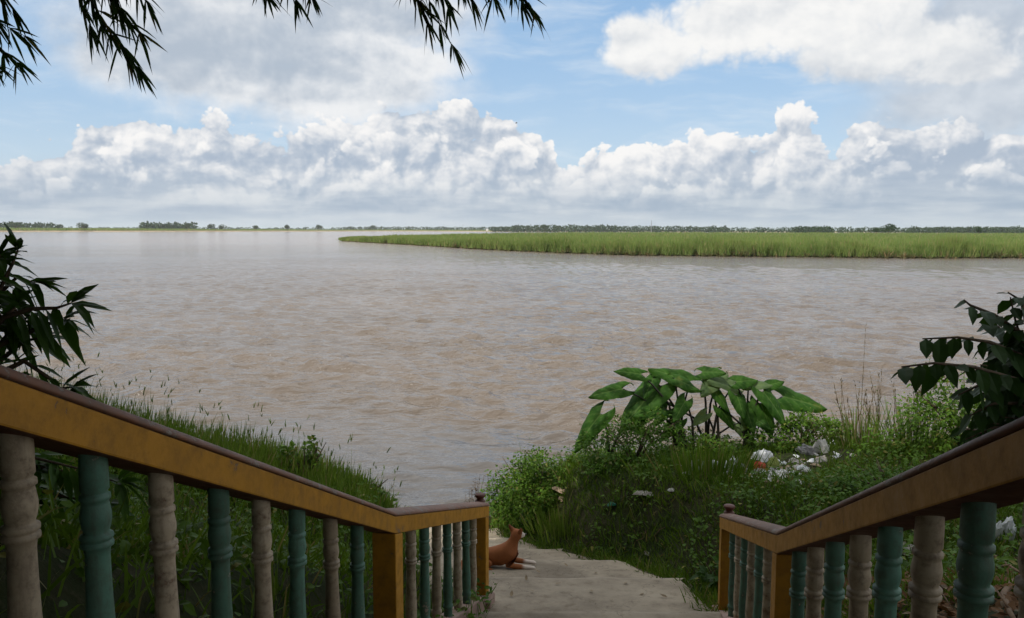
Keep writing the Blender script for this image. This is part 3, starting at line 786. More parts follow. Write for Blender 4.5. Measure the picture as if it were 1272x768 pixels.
# weeds round the feet of the left balustrade and the lower post
w1 = []
for t in np.concatenate([rng.uniform(.3, 3.1, 46), rng.uniform(2.5, 3.05, 14)]):
    q = BL + uLow * t - vL * rng.uniform(-.05, .5); w1.append((q[0], q[1], float(pz_f(q[1])) - .02))
w1 = np.array(w1)
V, F = join([cover(w1, .055, .30, .6, 9), blades(np.repeat(w1, 6, 0) + rng.normal(0, .03, (len(w1) * 6, 3)) * [1, 1, 0], .15, .40, .010)])
kind(link('weeds', tri_mesh('weeds', V, F, M['leaf_weed'])), 'stuff')

# --- bushes: a thing each, stems and foliage
def bush(name, label, cat, c, rad, h, n, leaf, W=.6, mat_='leaf_bush', group=None, spikes=0, zlo=0.0):
    x, y = c; z = float(terrain(x, y))
    root = empty(name, (x, y, z - .03), label, cat, group)
    mb = MB()
    for k in range(9):
        a = rng.uniform(0, 2 * math.pi); r = rng.uniform(.35, .85)
        mb.tube([(0, 0, 0), (rad[0] * r * .45 * math.cos(a), rad[1] * r * .45 * math.sin(a), h * .45), (rad[0] * r * math.cos(a), rad[1] * r * math.sin(a), h * rng.uniform(.6, .9))], [.014, .010, .004], 5)
    mb.build('stem', M['twig'], root, True)
    # clumps spread through the dome, uneven outline
    nc = max(12, n // 55); d = rdir(nc, zlo, 1); rr = rng.uniform(.45, 1.0, nc) ** .6 * rng.uniform(.8, 1.1, nc)
    cc = d * rr[:, None] * [rad[0], rad[1], h]
    per = n // nc
    q = np.repeat(cc, per, 0); m = len(q)
    off = rdir(m) * (rng.uniform(0, 1, m) ** .5)[:, None] * [rad[0] * .22, rad[1] * .22, h * .17]
    p = q + off; p[:, 2] = np.maximum(p[:, 2], .02)
    ax = unit(off + np.stack([rng.normal(0, .12, m), rng.normal(0, .12, m), rng.normal(0, .10, m)], 1) + unit(q) * .10 + rdir(m) * .05)
    l = leaf * rng.uniform(.6, 1.3, m)
    parts = [scatter(p, ax, unit(rdir(m) * .5 + [0, -.2, 1]), l, l * W, rng.uniform(.1, .5, m))]
    if spikes:
        s = cc[rng.choice(nc, spikes)] + rdir(spikes) * .05; s[:, 2] = np.maximum(s[:, 2], h * .4)
        axs = unit(np.stack([rng.normal(0, .25, spikes), rng.normal(0, .25, spikes), np.ones(spikes)], 1)); L = rng.uniform(.18, .40, spikes)
        parts.append(scatter(s, axs, rdir(spikes, -.2, .2), L, .007, .1, BLADE))
        for f in (.55, .7, .85, 1.0):
            parts.append(scatter(s + axs * (L * f)[:, None], unit(rdir(spikes) + [0, 0, .5]), rdir(spikes), leaf * .6, leaf * .25, .2))
    V, F = join(parts)
    link('foliage', tri_mesh('foliage', V, F, M[mat_]), root)
    return root
bush('bush', 'rounded green bush of creeper at the water edge beside the path', 'bush', (.38, 12.0), (.80, .65), 1.05, 9500, .050, .7, spikes=12)
bush('bush', 'loose weedy mound below the left elephant ear leaves', 'bush', (1.75, 11.3), (.85, .6), .78, 3300, .060, .5, 'leaf_weed', spikes=26)
bush('bush', 'low leafy weeds in front of the elephant ear stalks', 'bush', (2.75, 11.7), (.8, .5), .48, 2400, .055, .6, 'leaf_bush')
bush('bush', 'low creeper mound right of the elephant ears, above the litter', 'bush', (4.25, 11.6), (.85, .5), .68, 3000, .055, .7, 'leaf_bush', spikes=8)
bush('bush', 'tangled green bush under the dark drooping branches on the right', 'bush', (6.1, 10.6), (1.15, .8), 1.25, 4800, .065, .55, 'leaf_bush', spikes=30)
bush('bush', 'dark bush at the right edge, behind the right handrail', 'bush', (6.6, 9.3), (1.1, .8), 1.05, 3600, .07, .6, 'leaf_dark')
bush('bush', 'bright lacy weeds just beyond the right handrail', 'bush', (4.2, 8.6), (.9, .6), .42, 2800, .06, .45, 'leaf_weed', spikes=8)
bush('bush', 'small dark broad leaved weed by the right end post', 'bush', (2.12, 7.75), (.22, .22), .42, 150, .13, .55, 'leaf_dark')
bush('bush', 'leafy weed with white flowers in the left tall grass', 'bush', (-2.35, 8.9), (.35, .3), .68, 420, .075, .6, 'leaf_ground', spikes=4)
bush('bush', 'low leafy weed where the left tall grass ends', 'bush', (-1.75, 9.3), (.35, .25), .30, 320, .06, .6, 'leaf_bush', spikes=6)

# --- tufts of tall stems on the right bank
def tuft(label, c, r, n, h0, h1, stalks, hs, m='grass_tall', nm='grass_tuft'):
    x, y = c; z = float(terrain(x, y)); root = empty(nm, (x, y, z), label, 'grass tuft')
    p = np.stack([rng.normal(0, r, n), rng.normal(0, r * .7, n), np.zeros(n)], 1)
    ax = unit(np.stack([p[:, 0] * .5 / r + rng.normal(0, .12, n), p[:, 1] * .4 / r + rng.normal(0, .12, n), np.full(n, 2.4)], 1))
    V, F = scatter(p, ax, rdir(n, -.2, .2), rng.uniform(h0, h1, n), .014, rng.uniform(0, .25, n), BLADE)
    link('foliage', tri_mesh('foliage', V, F, M[m]), root)
    parts = []
    for k in range(stalks):
        b = np.array([rng.normal(0, r * .6), 0, 0]); a = unit(np.array([rng.normal(-.05, .14), 0, 1.0])); L = rng.uniform(*hs) if k or hs[1] != 1.25 else 1.9
        parts.append(scatter([b], [a], [[0, -1, 0]], L, .010, .04, BLADE))
        ft = rng.uniform(.55, 1.0, 16)
        parts.append(scatter(b + a * (ft * L)[:, None] - np.array([0, 0, 1]) * (.04 * ft ** 2 * L)[:, None], unit(a + rdir(16) * .35), rdir(16), rng.uniform(.03, .07, 16), .010, .2, BLADE))
    if parts:
        V, F = join(parts); link('seed_stalks', tri_mesh('seed_stalks', V, F, M['dry']), root)
    return root
def gxy(px, py): return tuple(hit(px, py)[:2])
tuft('tall wispy grass tuft with the highest seed stalk, right of the elephant ears', (5.05, 11.3), .26, 170, .35, .85, 24, (.75, 1.25))
tuft('second wispy grass tuft, half hidden by the dark drooping branch', (5.75, 11.2), .24, 160, .4, .95, 18, (.8, 1.3))
tuft('dark bladed grass clump in the middle of the right bank', (2.55, 10.2), .30, 420, .25, .55, 0, (0, 0), 'grass')
tuft('pale grass clump at the path edge by the dog', (.75, 10.9), .25, 260, .2, .42, 0, (0, 0), 'grass_tall')
# dry weeds at the waterside
def dry_weed():
    q = at_depth(600, 612, 12.5); z = float(terrain(q[0], q[1])); root = empty('dry_weed', (q[0], q[1], z), 'leafless grey weed stalks at the water edge beside the path', 'dry weed')
    mb = MB()
    for k in range(26):
        b = Vector((rng.normal(0, .16), rng.normal(0, .12), 0)); h = rng.uniform(.5, 1.05); l = Vector((rng.normal(-.06, .12), 0, 1)).normalized()
        t = b + l * h; mb.tube([b, b + l * h * .6 + Vector((rng.normal(0, .02), 0, 0)), t], [.006, .004, .002], 4)
        hk = t + Vector((rng.choice([-1, 1]) * rng.uniform(.04, .10), 0, rng.uniform(-.05, .02))); mb.tube([t, t + (hk - t) * .6 + Vector((0, 0, .03)), hk], [.002, .002, .003], 4)
        for i in range(4):
            s = b + l * h * rng.uniform(.4, .95); e = s + Vector((rng.normal(0, .08), rng.normal(0, .05), rng.uniform(.02, .10))); mb.tube([s, e], [.003, .0015], 4)
            mb.lathe([(.002, -.008), (.008, 0), (.002, .010)], 5, e)
    mb.build('stalks', M['twig'], root, True)
dry_weed()

# ================================================================== ELEPHANT EARS
def ear_leaf(root, attach, tip, width, droop, tilt, base, mat_, bright=None):
    """one broad arrow-shaped blade from attach (leaf stalk joint) to tip, plus its stalk"""
    A = Vector(attach); T = Vector(tip); ax = (T - A); L = ax.length; ax.normalize()
    up = Vector((math.sin(tilt) * .9, -.70, .85 * math.cos(tilt))); side = ax.cross(up).normalized(); nr = side.cross(ax)
    nu, nv = 30, 10; V = []; F = []; idx = {}; VE = []
    ph = rng.uniform(0, 6)
    for s in (-1, 1):
        for i in range(nu + 1):
            u = -.34 + 1.34 * i / nu                                    # lobes reach behind the joint
            if u < 0: wo = .60 * math.sqrt(max(0, 1 - ((u + .0) / .35) ** 2)) * .92 + .02; wi = .06 + .30 * (-u / .34) ** .8 * (1 if u > -.33 else 1)
            else: wo = .60 * (1 - u ** 2.1) ** .80 * (1 - .08 * u); wi = 0.0
            if u < 0: wi = min(wi, wo)
            for j in range(nv + 1):
                f = j / nv; w = wi + (wo - wi) * f
                zz = .16 * w * w / .36 * 0 + .10 * math.sin(f * 2.2) * wo - droop * max(u, 0) ** 2 * .5 - .10 * droop * (u < 0) * u * u * 4
                wav = .018 * math.sin(7 * u + ph + s) * f * f + .012 * math.sin(15 * u + 2 * ph) * f ** 3
                rib = .012 * abs(math.sin((u * 1.0 + f * .25) * 16))
                p = A + ax * (u * L) + side * (s * w * width) + nr * ((zz - f * f * .10) * width * 1.3 + (wav + rib * f) * L)
                p.z -= droop * .25 * max(u, 0) ** 2 * L
                idx[(s, i, j)] = len(V); V.append(p)
                VE.append(max(1.0 if (j == 0 and u > -.02) else 0.0, max(0.0, math.cos((u * 5.2 - f * 1.3) * 2 * math.pi)) ** 10 * (1 - .6 * f) * (u > -.3)))
        for i in range(nu):
            for j in range(nv):
                q = (idx[(s, i, j)], idx[(s, i + 1, j)], idx[(s, i + 1, j + 1)], idx[(s, i, j + 1)])
                F.append(q if s > 0 else q[::-1])
    org = Vector(root.location); V = [v - org for v in V]
    mb = MB(); mb.add(V, F); ob = mb.build('leaf', mat_, root, True)
    at = ob.data.attributes.new('vein', 'FLOAT', 'POINT'); at.data.foreach_set('value', np.array(VE, np.float32))
    bm = bmesh.new(); bm.from_mesh(ob.data); bmesh.ops.remove_doubles(bm, verts=bm.verts, dist=.0015); bm.to_mesh(ob.data); bm.free()
    if bright: ob['label'] = bright
    # stalk
    B = Vector(base); mid = B.lerp(A, .55) + Vector((-(A.x - B.x) * .22, 0, .10 * (A - B).length))
    pts = [B, B.lerp(mid, .55), mid, mid.lerp(A, .6) + Vector((0, 0, .02)), A]
    mb = MB(); mb.tube([p - org for p in pts], [.026, .021, .017, .013, .009], 8)
    mb.build('stalk', M['ear_stem'], root, True)
def ear_mat(name, a, b):
    m, N = mat(name); P = N.n('ShaderNodeNewGeometry').outputs['Position']
    n = N.noise(P, 5.0, 4.0, .6); n2 = N.noise(P, 40.0, 3.0, .6)
    c = N.mix(N.ss(n, .3, .7), C(a), C(b)); c = N.mix(N.m('MULTIPLY', N.ss(n2, .62, .75), .4), c, (.14, .13, .04, 1))
    vn = N.n('ShaderNodeAttribute', attribute_name='vein').outputs['Fac']; c = N.mix(N.m('MULTIPLY', vn, .55), c, (.13, .21, .06, 1)); c = N.mix(N.m('MULTIPLY', N.ss(N.noise(P, 2.3, 3.0, .6), .62, .72), .5), c, (.16, .17, .04, 1))
    p = pbsdf(N, c, .6, .10, bump(N, n2, .3, .004)); t = N.n('ShaderNodeBsdfTranslucent'); N.put(t.inputs[0], N.mix(1.0, c, (1.6, 1.5, .5, 1), blend='MULTIPLY'))
    mx = N.n('ShaderNodeMixShader'); mx.inputs[0].default_value = .3; N.t.links.new(p, mx.inputs[1]); N.t.links.new(t.outputs[0], mx.inputs[2])
    finish(N, mx.outputs[0]); return m
M['ear'] = ear_mat('elephant_ear_leaf', (.017, .058, .006), (.042, .112, .014))
M['ear_pale'] = ear_mat('pale_elephant_ear_leaf', (.075, .125, .05), (.115, .165, .07))
M['ear_stem'] = plain('elephant_ear_stalk', (.035, .030, .022), .5, .3)
EARS = [
 ('elephant ear plant with one low drooping leaf, leftmost by the water', (757, 562), 11.5, [
    ((747, 514), (711, 557), .30, .25, -.5, 0, 0)]),
 ('elephant ear plant with big drooping leaves on the left of the clump', (850, 556), 11.7, [
    ((774, 483), (731, 491), .26, .10, -.2, 0, 0), ((797, 465), (763, 459), .22, .10, .3, 0, 0), ((819, 478), (768, 532), .34, .15, -.4, -.25, 0),
    ((858, 474), (806, 456), .36, .05, .5, .1, 0), ((826, 507), (788, 514), .26, .15, 0, -.2, 0), ((852, 497), (838, 521), .26, .2, .4, -.2, 0), ((838, 470), (868, 482), .28, .15, .2, -.15, 0), ((812, 470), (800, 492), .24, .2, -.3, -.2, 0)]),
 ('elephant ear plant with pale leaves and a yellow spot at the middle of the clump', (884, 556), 11.9, [
    ((872, 462), (902, 461), .30, .1, 0, -.1, 0), ((893, 466), (872, 489), .28, .15, .3, -.3, 1), ((912, 478), (880, 470), .32, .1, .2, -.2, 1), ((885, 482), (910, 509), .28, .3, .5, -.15, 0)]),
 ('elephant ear plant with the large pointed leaf on the right of the clump', (928, 556), 11.8, [
    ((914, 474), (942, 471), .30, .05, -.6, .1, 0), ((930, 478), (960, 476), .24, .15, .2, -.1, 1), ((972, 492), (1029, 506), .34, .06, .7, .1, 0), ((948, 486), (980, 524), .34, .3, .3, -.2, 0), ((915, 490), (926, 516), .30, .3, .2, -.2, 0),
    ((945, 500), (962, 540), .34, .3, .0, -.2, 0), ((926, 505), (938, 535), .28, .3, -.2, -.2, 0), ((955, 478), (975, 472), .22, .1, .3, .1, 0)]),
]
for label, b, y, lv in EARS:
    B = at_depth(b[0], b[1], y); B[2] = float(terrain(B[0], B[1]))
    root = empty('elephant_ear_plant', tuple(B), label, 'plant', 'elephant ear plants on the right bank')
    extra = []
    for k in range(3 if len(lv) > 1 else 1):
        ax_, ay_ = b[0] + rng.normal(0, 26), b[1] - rng.uniform(28, 62); s_ = rng.choice([-1, 1])
        extra.append(((ax_, ay_), (ax_ + s_ * rng.uniform(10, 26), ay_ + rng.uniform(8, 28)), .2, rng.uniform(.1, .3), -s_ * rng.uniform(.1, .5), rng.uniform(-.25, .15), int(rng.random() < .25)))
    for at, tp, w, dr, tl, dy, pale in lv + extra:
        A = at_depth(at[0], at[1], y + rng.uniform(-.12, .12)); T = at_depth(tp[0], tp[1], A[1] + dy - .06)
        L = np.linalg.norm(A - T)
        ear_leaf(root, A, T, max(w * .75, .50 * L), dr, tl, B + [rng.normal(0, .05), 0, -.02], M['ear_pale'] if pale else M['ear'], 'pale dusty leaf' if pale else None)

# ================================================================== SHRUBS AT THE EDGES OF THE FRAME
def px_poly(pts): return [Vector(at_depth(x, y, d)) for x, y, d in pts]
def shrub(name, label, cat, base, branches, leaf, W, mat_, style, per, droop, r0=.016):
    root = empty(name, tuple(base), label, cat); org = np.array(base); mb = MB()
    P, AX, UP = [], [], []
    for br in branches:
        pts = px_poly(br)
        r = np.linspace(r0, .004, len(pts)); mb.tube([p - Vector(base) for p in pts], list(r), 6)
        seg = np.array([list(p) for p in pts]); d = np.r_[0, np.cumsum(np.linalg.norm(np.diff(seg, axis=0), axis=1))]
        n = int(per * d[-1]) + 3
        for k in range(n):
            f = (k + .5) / n * d[-1]
            if style == 'whorl' and f < d[-1] * .35 and rng.random() < .6: continue
            q = np.array([np.interp(f, d, seg[:, i]) for i in range(3)]); e = np.array([np.interp(min(f + .05, d[-1]), d, seg[:, i]) for i in range(3)])
            t = unit(e - q + 1e-6)
            if style == 'pair':
                s = 1 if k % 2 else -1
                sd = unit(np.cross(t, [0, 0, 1]))
                ax = unit(t * .25 + sd * s * rng.uniform(.35, .95) + np.array([0, 0, -rng.uniform(.10, .85)]))
                up = unit(np.array([-.2, -.55, .8]) + rng.normal(0, .35, 3))
            else:
                a = rng.uniform(0, 2 * math.pi)
                sd = unit(np.cross(t, [0.1, .3, 1])); sd2 = np.cross(t, sd)
                ax = unit(t * rng.uniform(.3, .9) + (sd * math.cos(a) + sd2 * math.sin(a)) * .8 + np.array([0, 0, -.25])); up = unit(np.array([0, -.2, 1]) + rng.normal(0, .3, 3))
            P.append(q - org); AX.append(ax); UP.append(up)
        if style == 'whorl':                                            # rosette at the tip
            q = seg[-1]; t = unit(seg[-1] - seg[-2])
            for k in range(9):
                a = rng.uniform(0, 2 * math.pi); sd = unit(np.cross(t, [0.1, .3, 1])); sd2 = np.cross(t, sd)
                P.append(q - org); AX.append(unit(t * rng.uniform(.2, 1.2) + (sd * math.cos(a) + sd2 * math.sin(a)) * .7 + np.array([0, 0, -.2]))); UP.append(unit(np.array([0, -.2, 1]) + rng.normal(0, .3, 3)))
    mb.build('branches', M['twig'], root, True)
    n = len(P); l = leaf * rng.uniform(.65, 1.2, n)
    V, F = scatter(np.array(P), np.array(AX), np.array(UP), l, l * W, rng.uniform(.05, droop, n))
    link('foliage', tri_mesh('foliage', V, F, M[mat_]), root)
    return root
D = 3.6
Lb = at_depth(-60, 640, D); Lb[2] = float(terrain(Lb[0], Lb[1]))
br = [[(-60, 640, D), (-45, 500, D), (-30, 400, D), (0, 318, D - .1)],
      [(-40, 470, D), (-10, 380, D), (15, 330, D), (22, 312, D)],
      [(-35, 440, D), (5, 395, D - .1), (40, 385, D - .1), (70, 384, D - .1), (88, 378, D - .1)],
      [(-35, 470, D), (0, 430, D), (45, 410, D), (70, 400, D), (82, 398, D)],
      [(-40, 500, D + .1), (0, 450, D + .1), (30, 425, D + .1), (55, 420, D + .1)],
      [(-30, 420, D), (0, 365, D + .1), (22, 345, D + .1), (40, 352, D + .1)],
      [(-45, 520, D - .1), (0, 465, D - .1), (30, 450, D - .1), (60, 470, D - .1), (75, 484, D - .1), (90, 482, D - .1)],
      [(-30, 430, D), (0, 400, D - .1), (18, 385, D - .1), (30, 400, D)],
      [(-45, 540, D), (0, 480, D), (25, 470, D), (40, 478, D)],
      [(-30, 400, D), (-10, 350, D), (2, 325, D)],
      [(-50, 560, D), (-10, 440, D + .15), (15, 410, D + .15), (35, 395, D + .15)]]
# the mass of the shrub below the handrail, seen between the balusters
for k in range(16):
    x1 = rng.uniform(10, 150); y1 = rng.uniform(560, 720)
    br.append([(-60, 640, D), (x1 * .4 - 20, y1 - 20, D + .2), (x1, y1, D + rng.uniform(.1, .8))])
for k in range(12):
    x1 = rng.uniform(-40, 25); y1 = rng.uniform(330, 560)
    br.append([(-60, 600, D), (-45, y1 + 60, D + .1), (x1, y1, D + rng.uniform(-.1, .5))])
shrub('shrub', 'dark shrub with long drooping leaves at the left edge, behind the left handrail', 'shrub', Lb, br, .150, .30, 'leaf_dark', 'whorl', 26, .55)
D = 4.6
Rb = at_depth(1330, 640, D); Rb[2] = float(terrain(Rb[0], Rb[1]))
br = [[(1330, 640, D), (1310, 540, D), (1285, 460, D), (1262, 400, D), (1255, 368, D)],
      [(1300, 520, D), (1262, 470, D - .1), (1210, 455, D - .2), (1160, 450, D - .3), (1120, 455, D - .3)],
      [(1300, 500, D), (1268, 440, D), (1230, 424, D - .1), (1190, 418, D - .1), (1146, 420, D - .1)],
      [(1290, 470, D), (1265, 410, D), (1235, 390, D), (1205, 378, D), (1198, 372, D)],
      [(1290, 470, D), (1275, 400, D), (1268, 372, D), (1252, 362, D)],
      [(1300, 520, D + .1), (1250, 480, D + .1), (1215, 478, D), (1190, 490, D)],
      [(1300, 530, D), (1265, 500, D), (1235, 500, D), (1205, 515, D)],
      [(1295, 480, D), (1262, 430, D + .2), (1240, 405, D + .2), (1222, 395, D + .2)],
      [(1300, 450, D), (1290, 390, D), (1285, 360, D)], [(1310, 540, D), (1280, 470, D + .2), (1262, 440, D + .3)],
      [(1310, 540, D), (1270, 530, D), (1235, 530, D), (1200, 545, D)]]
for k in range(26):
    x1 = rng.uniform(1185, 1290); y1 = rng.uniform(400, 560)
    br.append([(1320, 600, D), (min(1300, x1 + 40), y1 + 5, D + .2), (x1, y1, D + rng.uniform(0, .6))])
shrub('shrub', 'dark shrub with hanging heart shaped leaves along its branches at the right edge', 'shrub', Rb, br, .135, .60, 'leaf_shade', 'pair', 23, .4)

# ================================================================== BAMBOO OVERHEAD
def bamboo(label, base, path, twigs, shade_canopy, d):
    """an arching cane: path = world points; twigs = photo-pixel twigs that hang into the frame; canopy = (n, spread)"""
    root = empty('bamboo', tuple(base), label, 'bamboo', 'bamboo canes arching over the steps'); org = Vector(base)
    pts = [Vector(p) for p in path]
    # smooth the cane
    sm = []
    for i in range(len(pts) - 1):
        a = pts[max(i - 1, 0)]; b = pts[i]; c = pts[i + 1]; e = pts[min(i + 2, len(pts) - 1)]
        for k in range(6):
            t = k / 6; sm.append(.5 * ((2 * b) + (c - a) * t + (2 * a - 5 * b + 4 * c - e) * t * t + (3 * b - a - 3 * c + e) * t ** 3))
    sm.append(pts[-1])
    mb = MB(); rad = [.045 * (1 - i / len(sm)) ** .8 + .006 for i in range(len(sm))]
    for i in range(0, len(rad), 3): rad[i] *= 1.12
    mb.tube([p - org for p in sm], rad, 8); mb.build('cane', M['culm'], root, True)
    P, AX, Ls = [], [], []
    mb = MB()
    for tw, n in twigs:
        q = px_poly(tw)
        # join the twig to the nearest cane point above the frame
        j = min(sm[len(sm) // 2:], key=lambda p: (p - q[0]).length)
        mb.tube([j - org, (j.lerp(q[0], .6) + Vector((0, 0, .1))) - org] + [p - org for p in q], [.007, .006] + list(np.linspace(.005, .0015, len(q))), 5)
        seg = np.array([list(p) for p in q]); dd = np.r_[0, np.cumsum(np.linalg.norm(np.diff(seg, axis=0), axis=1))]
        nodes = np.linspace(.04, 1, n)
        for f in nodes:
            c = np.array([np.interp(f * dd[-1], dd, seg[:, i]) for i in range(3)]); e = np.array([np.interp(min(f + .1, 1.0) * dd[-1], dd, seg[:, i]) for i in range(3)])
            t = unit(e - c) if f < .98 else unit(seg[-1] - seg[-2])
            for k in range(rng.integers(5, 10)):
                P.append(c); AX.append(unit(t * rng.uniform(.5, 1.1) + rng.normal(0, .42, 3) + np.array([0.05, 0, -.45]))); Ls.append(rng.uniform(.10, .19))
    mb.build('twigs', M['twig'], root, True)
    P = np.array(P); n = len(P)
    parts = [scatter(P - np.array(org), np.array(AX), unit(rng.normal(0, .6, (n, 3)) + [0, -.7, .6]), np.array(Ls), .017, rng.uniform(.05, .3, n))]
    # unseen leaf mass above the frame, added to shade the near bank
    nc, spread = shade_canopy
    s = np.array([list(p) for p in sm]); w = np.linspace(0, 1, len(s)); sel = rng.choice(len(s), nc, p=(w ** 1.2) / (w ** 1.2).sum())
    c = s[sel] + rng.normal(0, 1, (nc, 3)) * spread
    lim = H + np.maximum(c[:, 1], 0) * .33 + .55
    c[:, 2] = np.maximum(c[:, 2], lim + rng.uniform(0, .4, nc))
    q = np.repeat(c, 7, 0); m = len(q)
    ax = unit(rng.normal(0, .6, (m, 3)) + [.1, .1, -.35])
    parts.append(scatter(q + rng.normal(0, .12, (m, 3)) - np.array(org), ax, unit(rng.normal(0, .5, (m, 3)) + [0, 0, 1]), rng.uniform(.20, .38, m), .058, rng.uniform(.1, .4, m)))
    V, F = join(parts); link('foliage', tri_mesh('foliage', V, F, M['bamboo_leaf']), root)
    return root
d = 4.4
NC = 2300
bamboo('bamboo cane with the blue green spray at the top left corner', (-5.2, 1.2, 3.8), [(-5.2, 1.2, 3.8), (-5.0, 1.6, 6.6), (-4.4, 2.6, 8.6), (-3.6, 4.2, 8.5), (-2.9, 5.0, 7.5)],
       [([(-60, -40, d), (-30, 10, d), (0, 30, d), (28, 45, d)], 7), ([(-60, 0, d), (-25, 40, d), (0, 62, d), (20, 78, d)], 6), ([(-60, 40, d), (-30, 60, d), (-8, 80, d)], 4), ([(-40, -50, d), (-10, -20, d), (14, 12, d)], 5)], (NC, (1.2, 1.1, .7)), d)
bamboo('bamboo cane with the long dark spray hanging right of the corner spray', (-4.2, -1.6, 3.9), [(-4.2, -1.6, 3.9), (-4.0, -1.0, 7.6), (-3.4, 1.2, 10.2), (-2.6, 3.6, 9.6), (-2.2, 4.6, 7.6)],
       [([(100, -60, d), (112, 0, d), (128, 34, d), (150, 58, d), (168, 82, d)], 10), ([(115, -60, d), (135, -5, d), (155, 25, d), (172, 40, d)], 7), ([(95, -40, d), (102, 10, d), (110, 30, d)], 4), ([(150, -50, d), (165, -20, d), (180, 0, d)], 4), ([(130, -60, d), (142, -10, d), (150, 10, d)], 4)], (NC, (1.3, 1.3, .8)), d)
d = 4.8
bamboo('bamboo cane whose small leaf tips just show at the top edge, between two larger sprays', (-2.6, -3.4, 3.9), [(-2.6, -3.4, 3.9), (-2.5, -3.0, 8.2), (-2.2, -.6, 11.4), (-1.7, 2.8, 10.8), (-1.4, 4.9, 8.0)],
       [([(318, -45, d), (326, -14, d), (330, -6, d)], 3), ([(352, -50, d), (360, -14, d), (366, -2, d)], 3), ([(372, -50, d), (380, -16, d), (386, -6, d)], 3)], (NC, (1.4, 1.4, .8)), d)
bamboo('bamboo cane with the long dangling spray near the top centre', (-.9, -3.8, 3.9), [(-.9, -3.8, 3.9), (-.9, -3.2, 8.0), (-.8, -.8, 11.0), (-.7, 2.6, 10.6), (-.6, 4.9, 8.0)],
       [([(505, -60, d), (525, -15, d), (542, 22, d), (552, 45, d), (560, 54, d)], 5), ([(500, -50, d), (512, -10, d), (524, 12, d)], 5), ([(530, -50, d), (545, -12, d), (556, 6, d)], 5), ([(505, -50, d), (518, 4, d), (530, 26, d)], 4)], (NC, (1.4, 1.4, .8)), d)
bamboo('bamboo cane with the bushy spray right of the top centre', (1.6, -3.6, 3.9), [(1.6, -3.6, 3.9), (1.5, -3.0, 7.8), (1.1, -.6, 10.6), (.6, 2.8, 10.2), (.3, 4.9, 8.0)],
       [([(580, -50, d), (600, -18, d), (612, -6, d)], 4), ([(620, -60, d), (640, -18, d), (655, 4, d), (664, 16, d)], 6), ([(612, -60, d), (634, -14, d), (646, 2, d)], 5), ([(560, -50, d), (574, -16, d), (584, -4, d)], 3)], (NC, (1.4, 1.4, .8)), d)

# ================================================================== SHADE TREES BESIDE AND BEHIND THE STEPS (unseen, added to darken the near bank)
def added_shade_tree(label, base, cz, rad, n, trunk_r):
    x, y = base; z = float(terrain(x, y)); root = empty('unseen_shade_tree', (x, y, z - .1), label, 'tree')
    c = np.array([0, 0, cz - z])
    mb = MB(); mb.tube([(0, 0, -.3), (.1, .1, (cz - z) * .35), (0, .2, (cz - z) * .7)], [trunk_r * 1.3, trunk_r, trunk_r * .7], 10)
    for k in range(9):
        d = rdir(1, -.2, .9)[0]; e = c + d * rad * .8
        mb.tube([(0, .1, (cz - z) * rng.uniform(.35, .65)), tuple(c * .75 + d * rad * .35 + [0, 0, .2]), tuple(e)], [trunk_r * .45, trunk_r * .25, .02], 6)
    mb.build('trunk', M['bark'], root, True)
    nc = n // 14; d = rdir(nc, -.75, 1); cc = c + d * (rng.uniform(.35, 1, nc) ** .5)[:, None] * rad
    q = np.repeat(cc, 14, 0); m = len(q); p = q + rng.normal(0, .30, (m, 3))
    l = rng.uniform(.24, .42, m)
    V, F = scatter(p, unit(rng.normal(0, .7, (m, 3)) + [0, 0, -.3]), unit(rng.normal(0, .5, (m, 3)) + [0, 0, 1]), l, l * .5, .3)
    link('crown', tri_mesh('crown', V, F, M['leaf_dark']), root)
added_shade_tree('broad dark tree left of the steps, unseen, added to shade the bank', (-7.2, .6), 7.6, np.array([3.9, 3.8, 4.2]), 13000, .22)
added_shade_tree('second broad dark tree left of the steps, nearer the river, unseen, added for shade', (-8.9, 4.2), 7.2, np.array([3.3, 3.2, 4.2]), 12000, .2)
added_shade_tree('third broad dark tree on the left bank by the water, unseen, added for shade', (-10.8, 8.6), 5.6, np.array([3.4, 3.2, 4.2]), 11000, .2)
added_shade_tree('high spreading tree right of the top steps, unseen, added for shade', (5.2, -2.2), 10.6, np.array([4.2, 3.6, 2.1]), 12000, .16)
added_shade_tree('small dense tree beside the left handrail, unseen, added for shade', (-5.3, 2.5), 6.5, np.array([2.0, 2.2, 2.6]), 8000, .10)
added_shade_tree('low dense tree just left of the top steps, unseen, added for shade', (-5.0, -.6), 6.2, np.array([2.2, 2.6, 2.6]), 9000, .12)
added_shade_tree('broad dark tree behind the viewer, unseen, added for shade', (-.8, -7.0), 8.2, np.array([4.8, 3.4, 4.6]), 12000, .3)
added_shade_tree('broad dark tree arching over the top of the steps, unseen, added for shade', (-2.9, -2.8), 10.4, np.array([3.6, 4.2, 2.3]), 13000, .16)

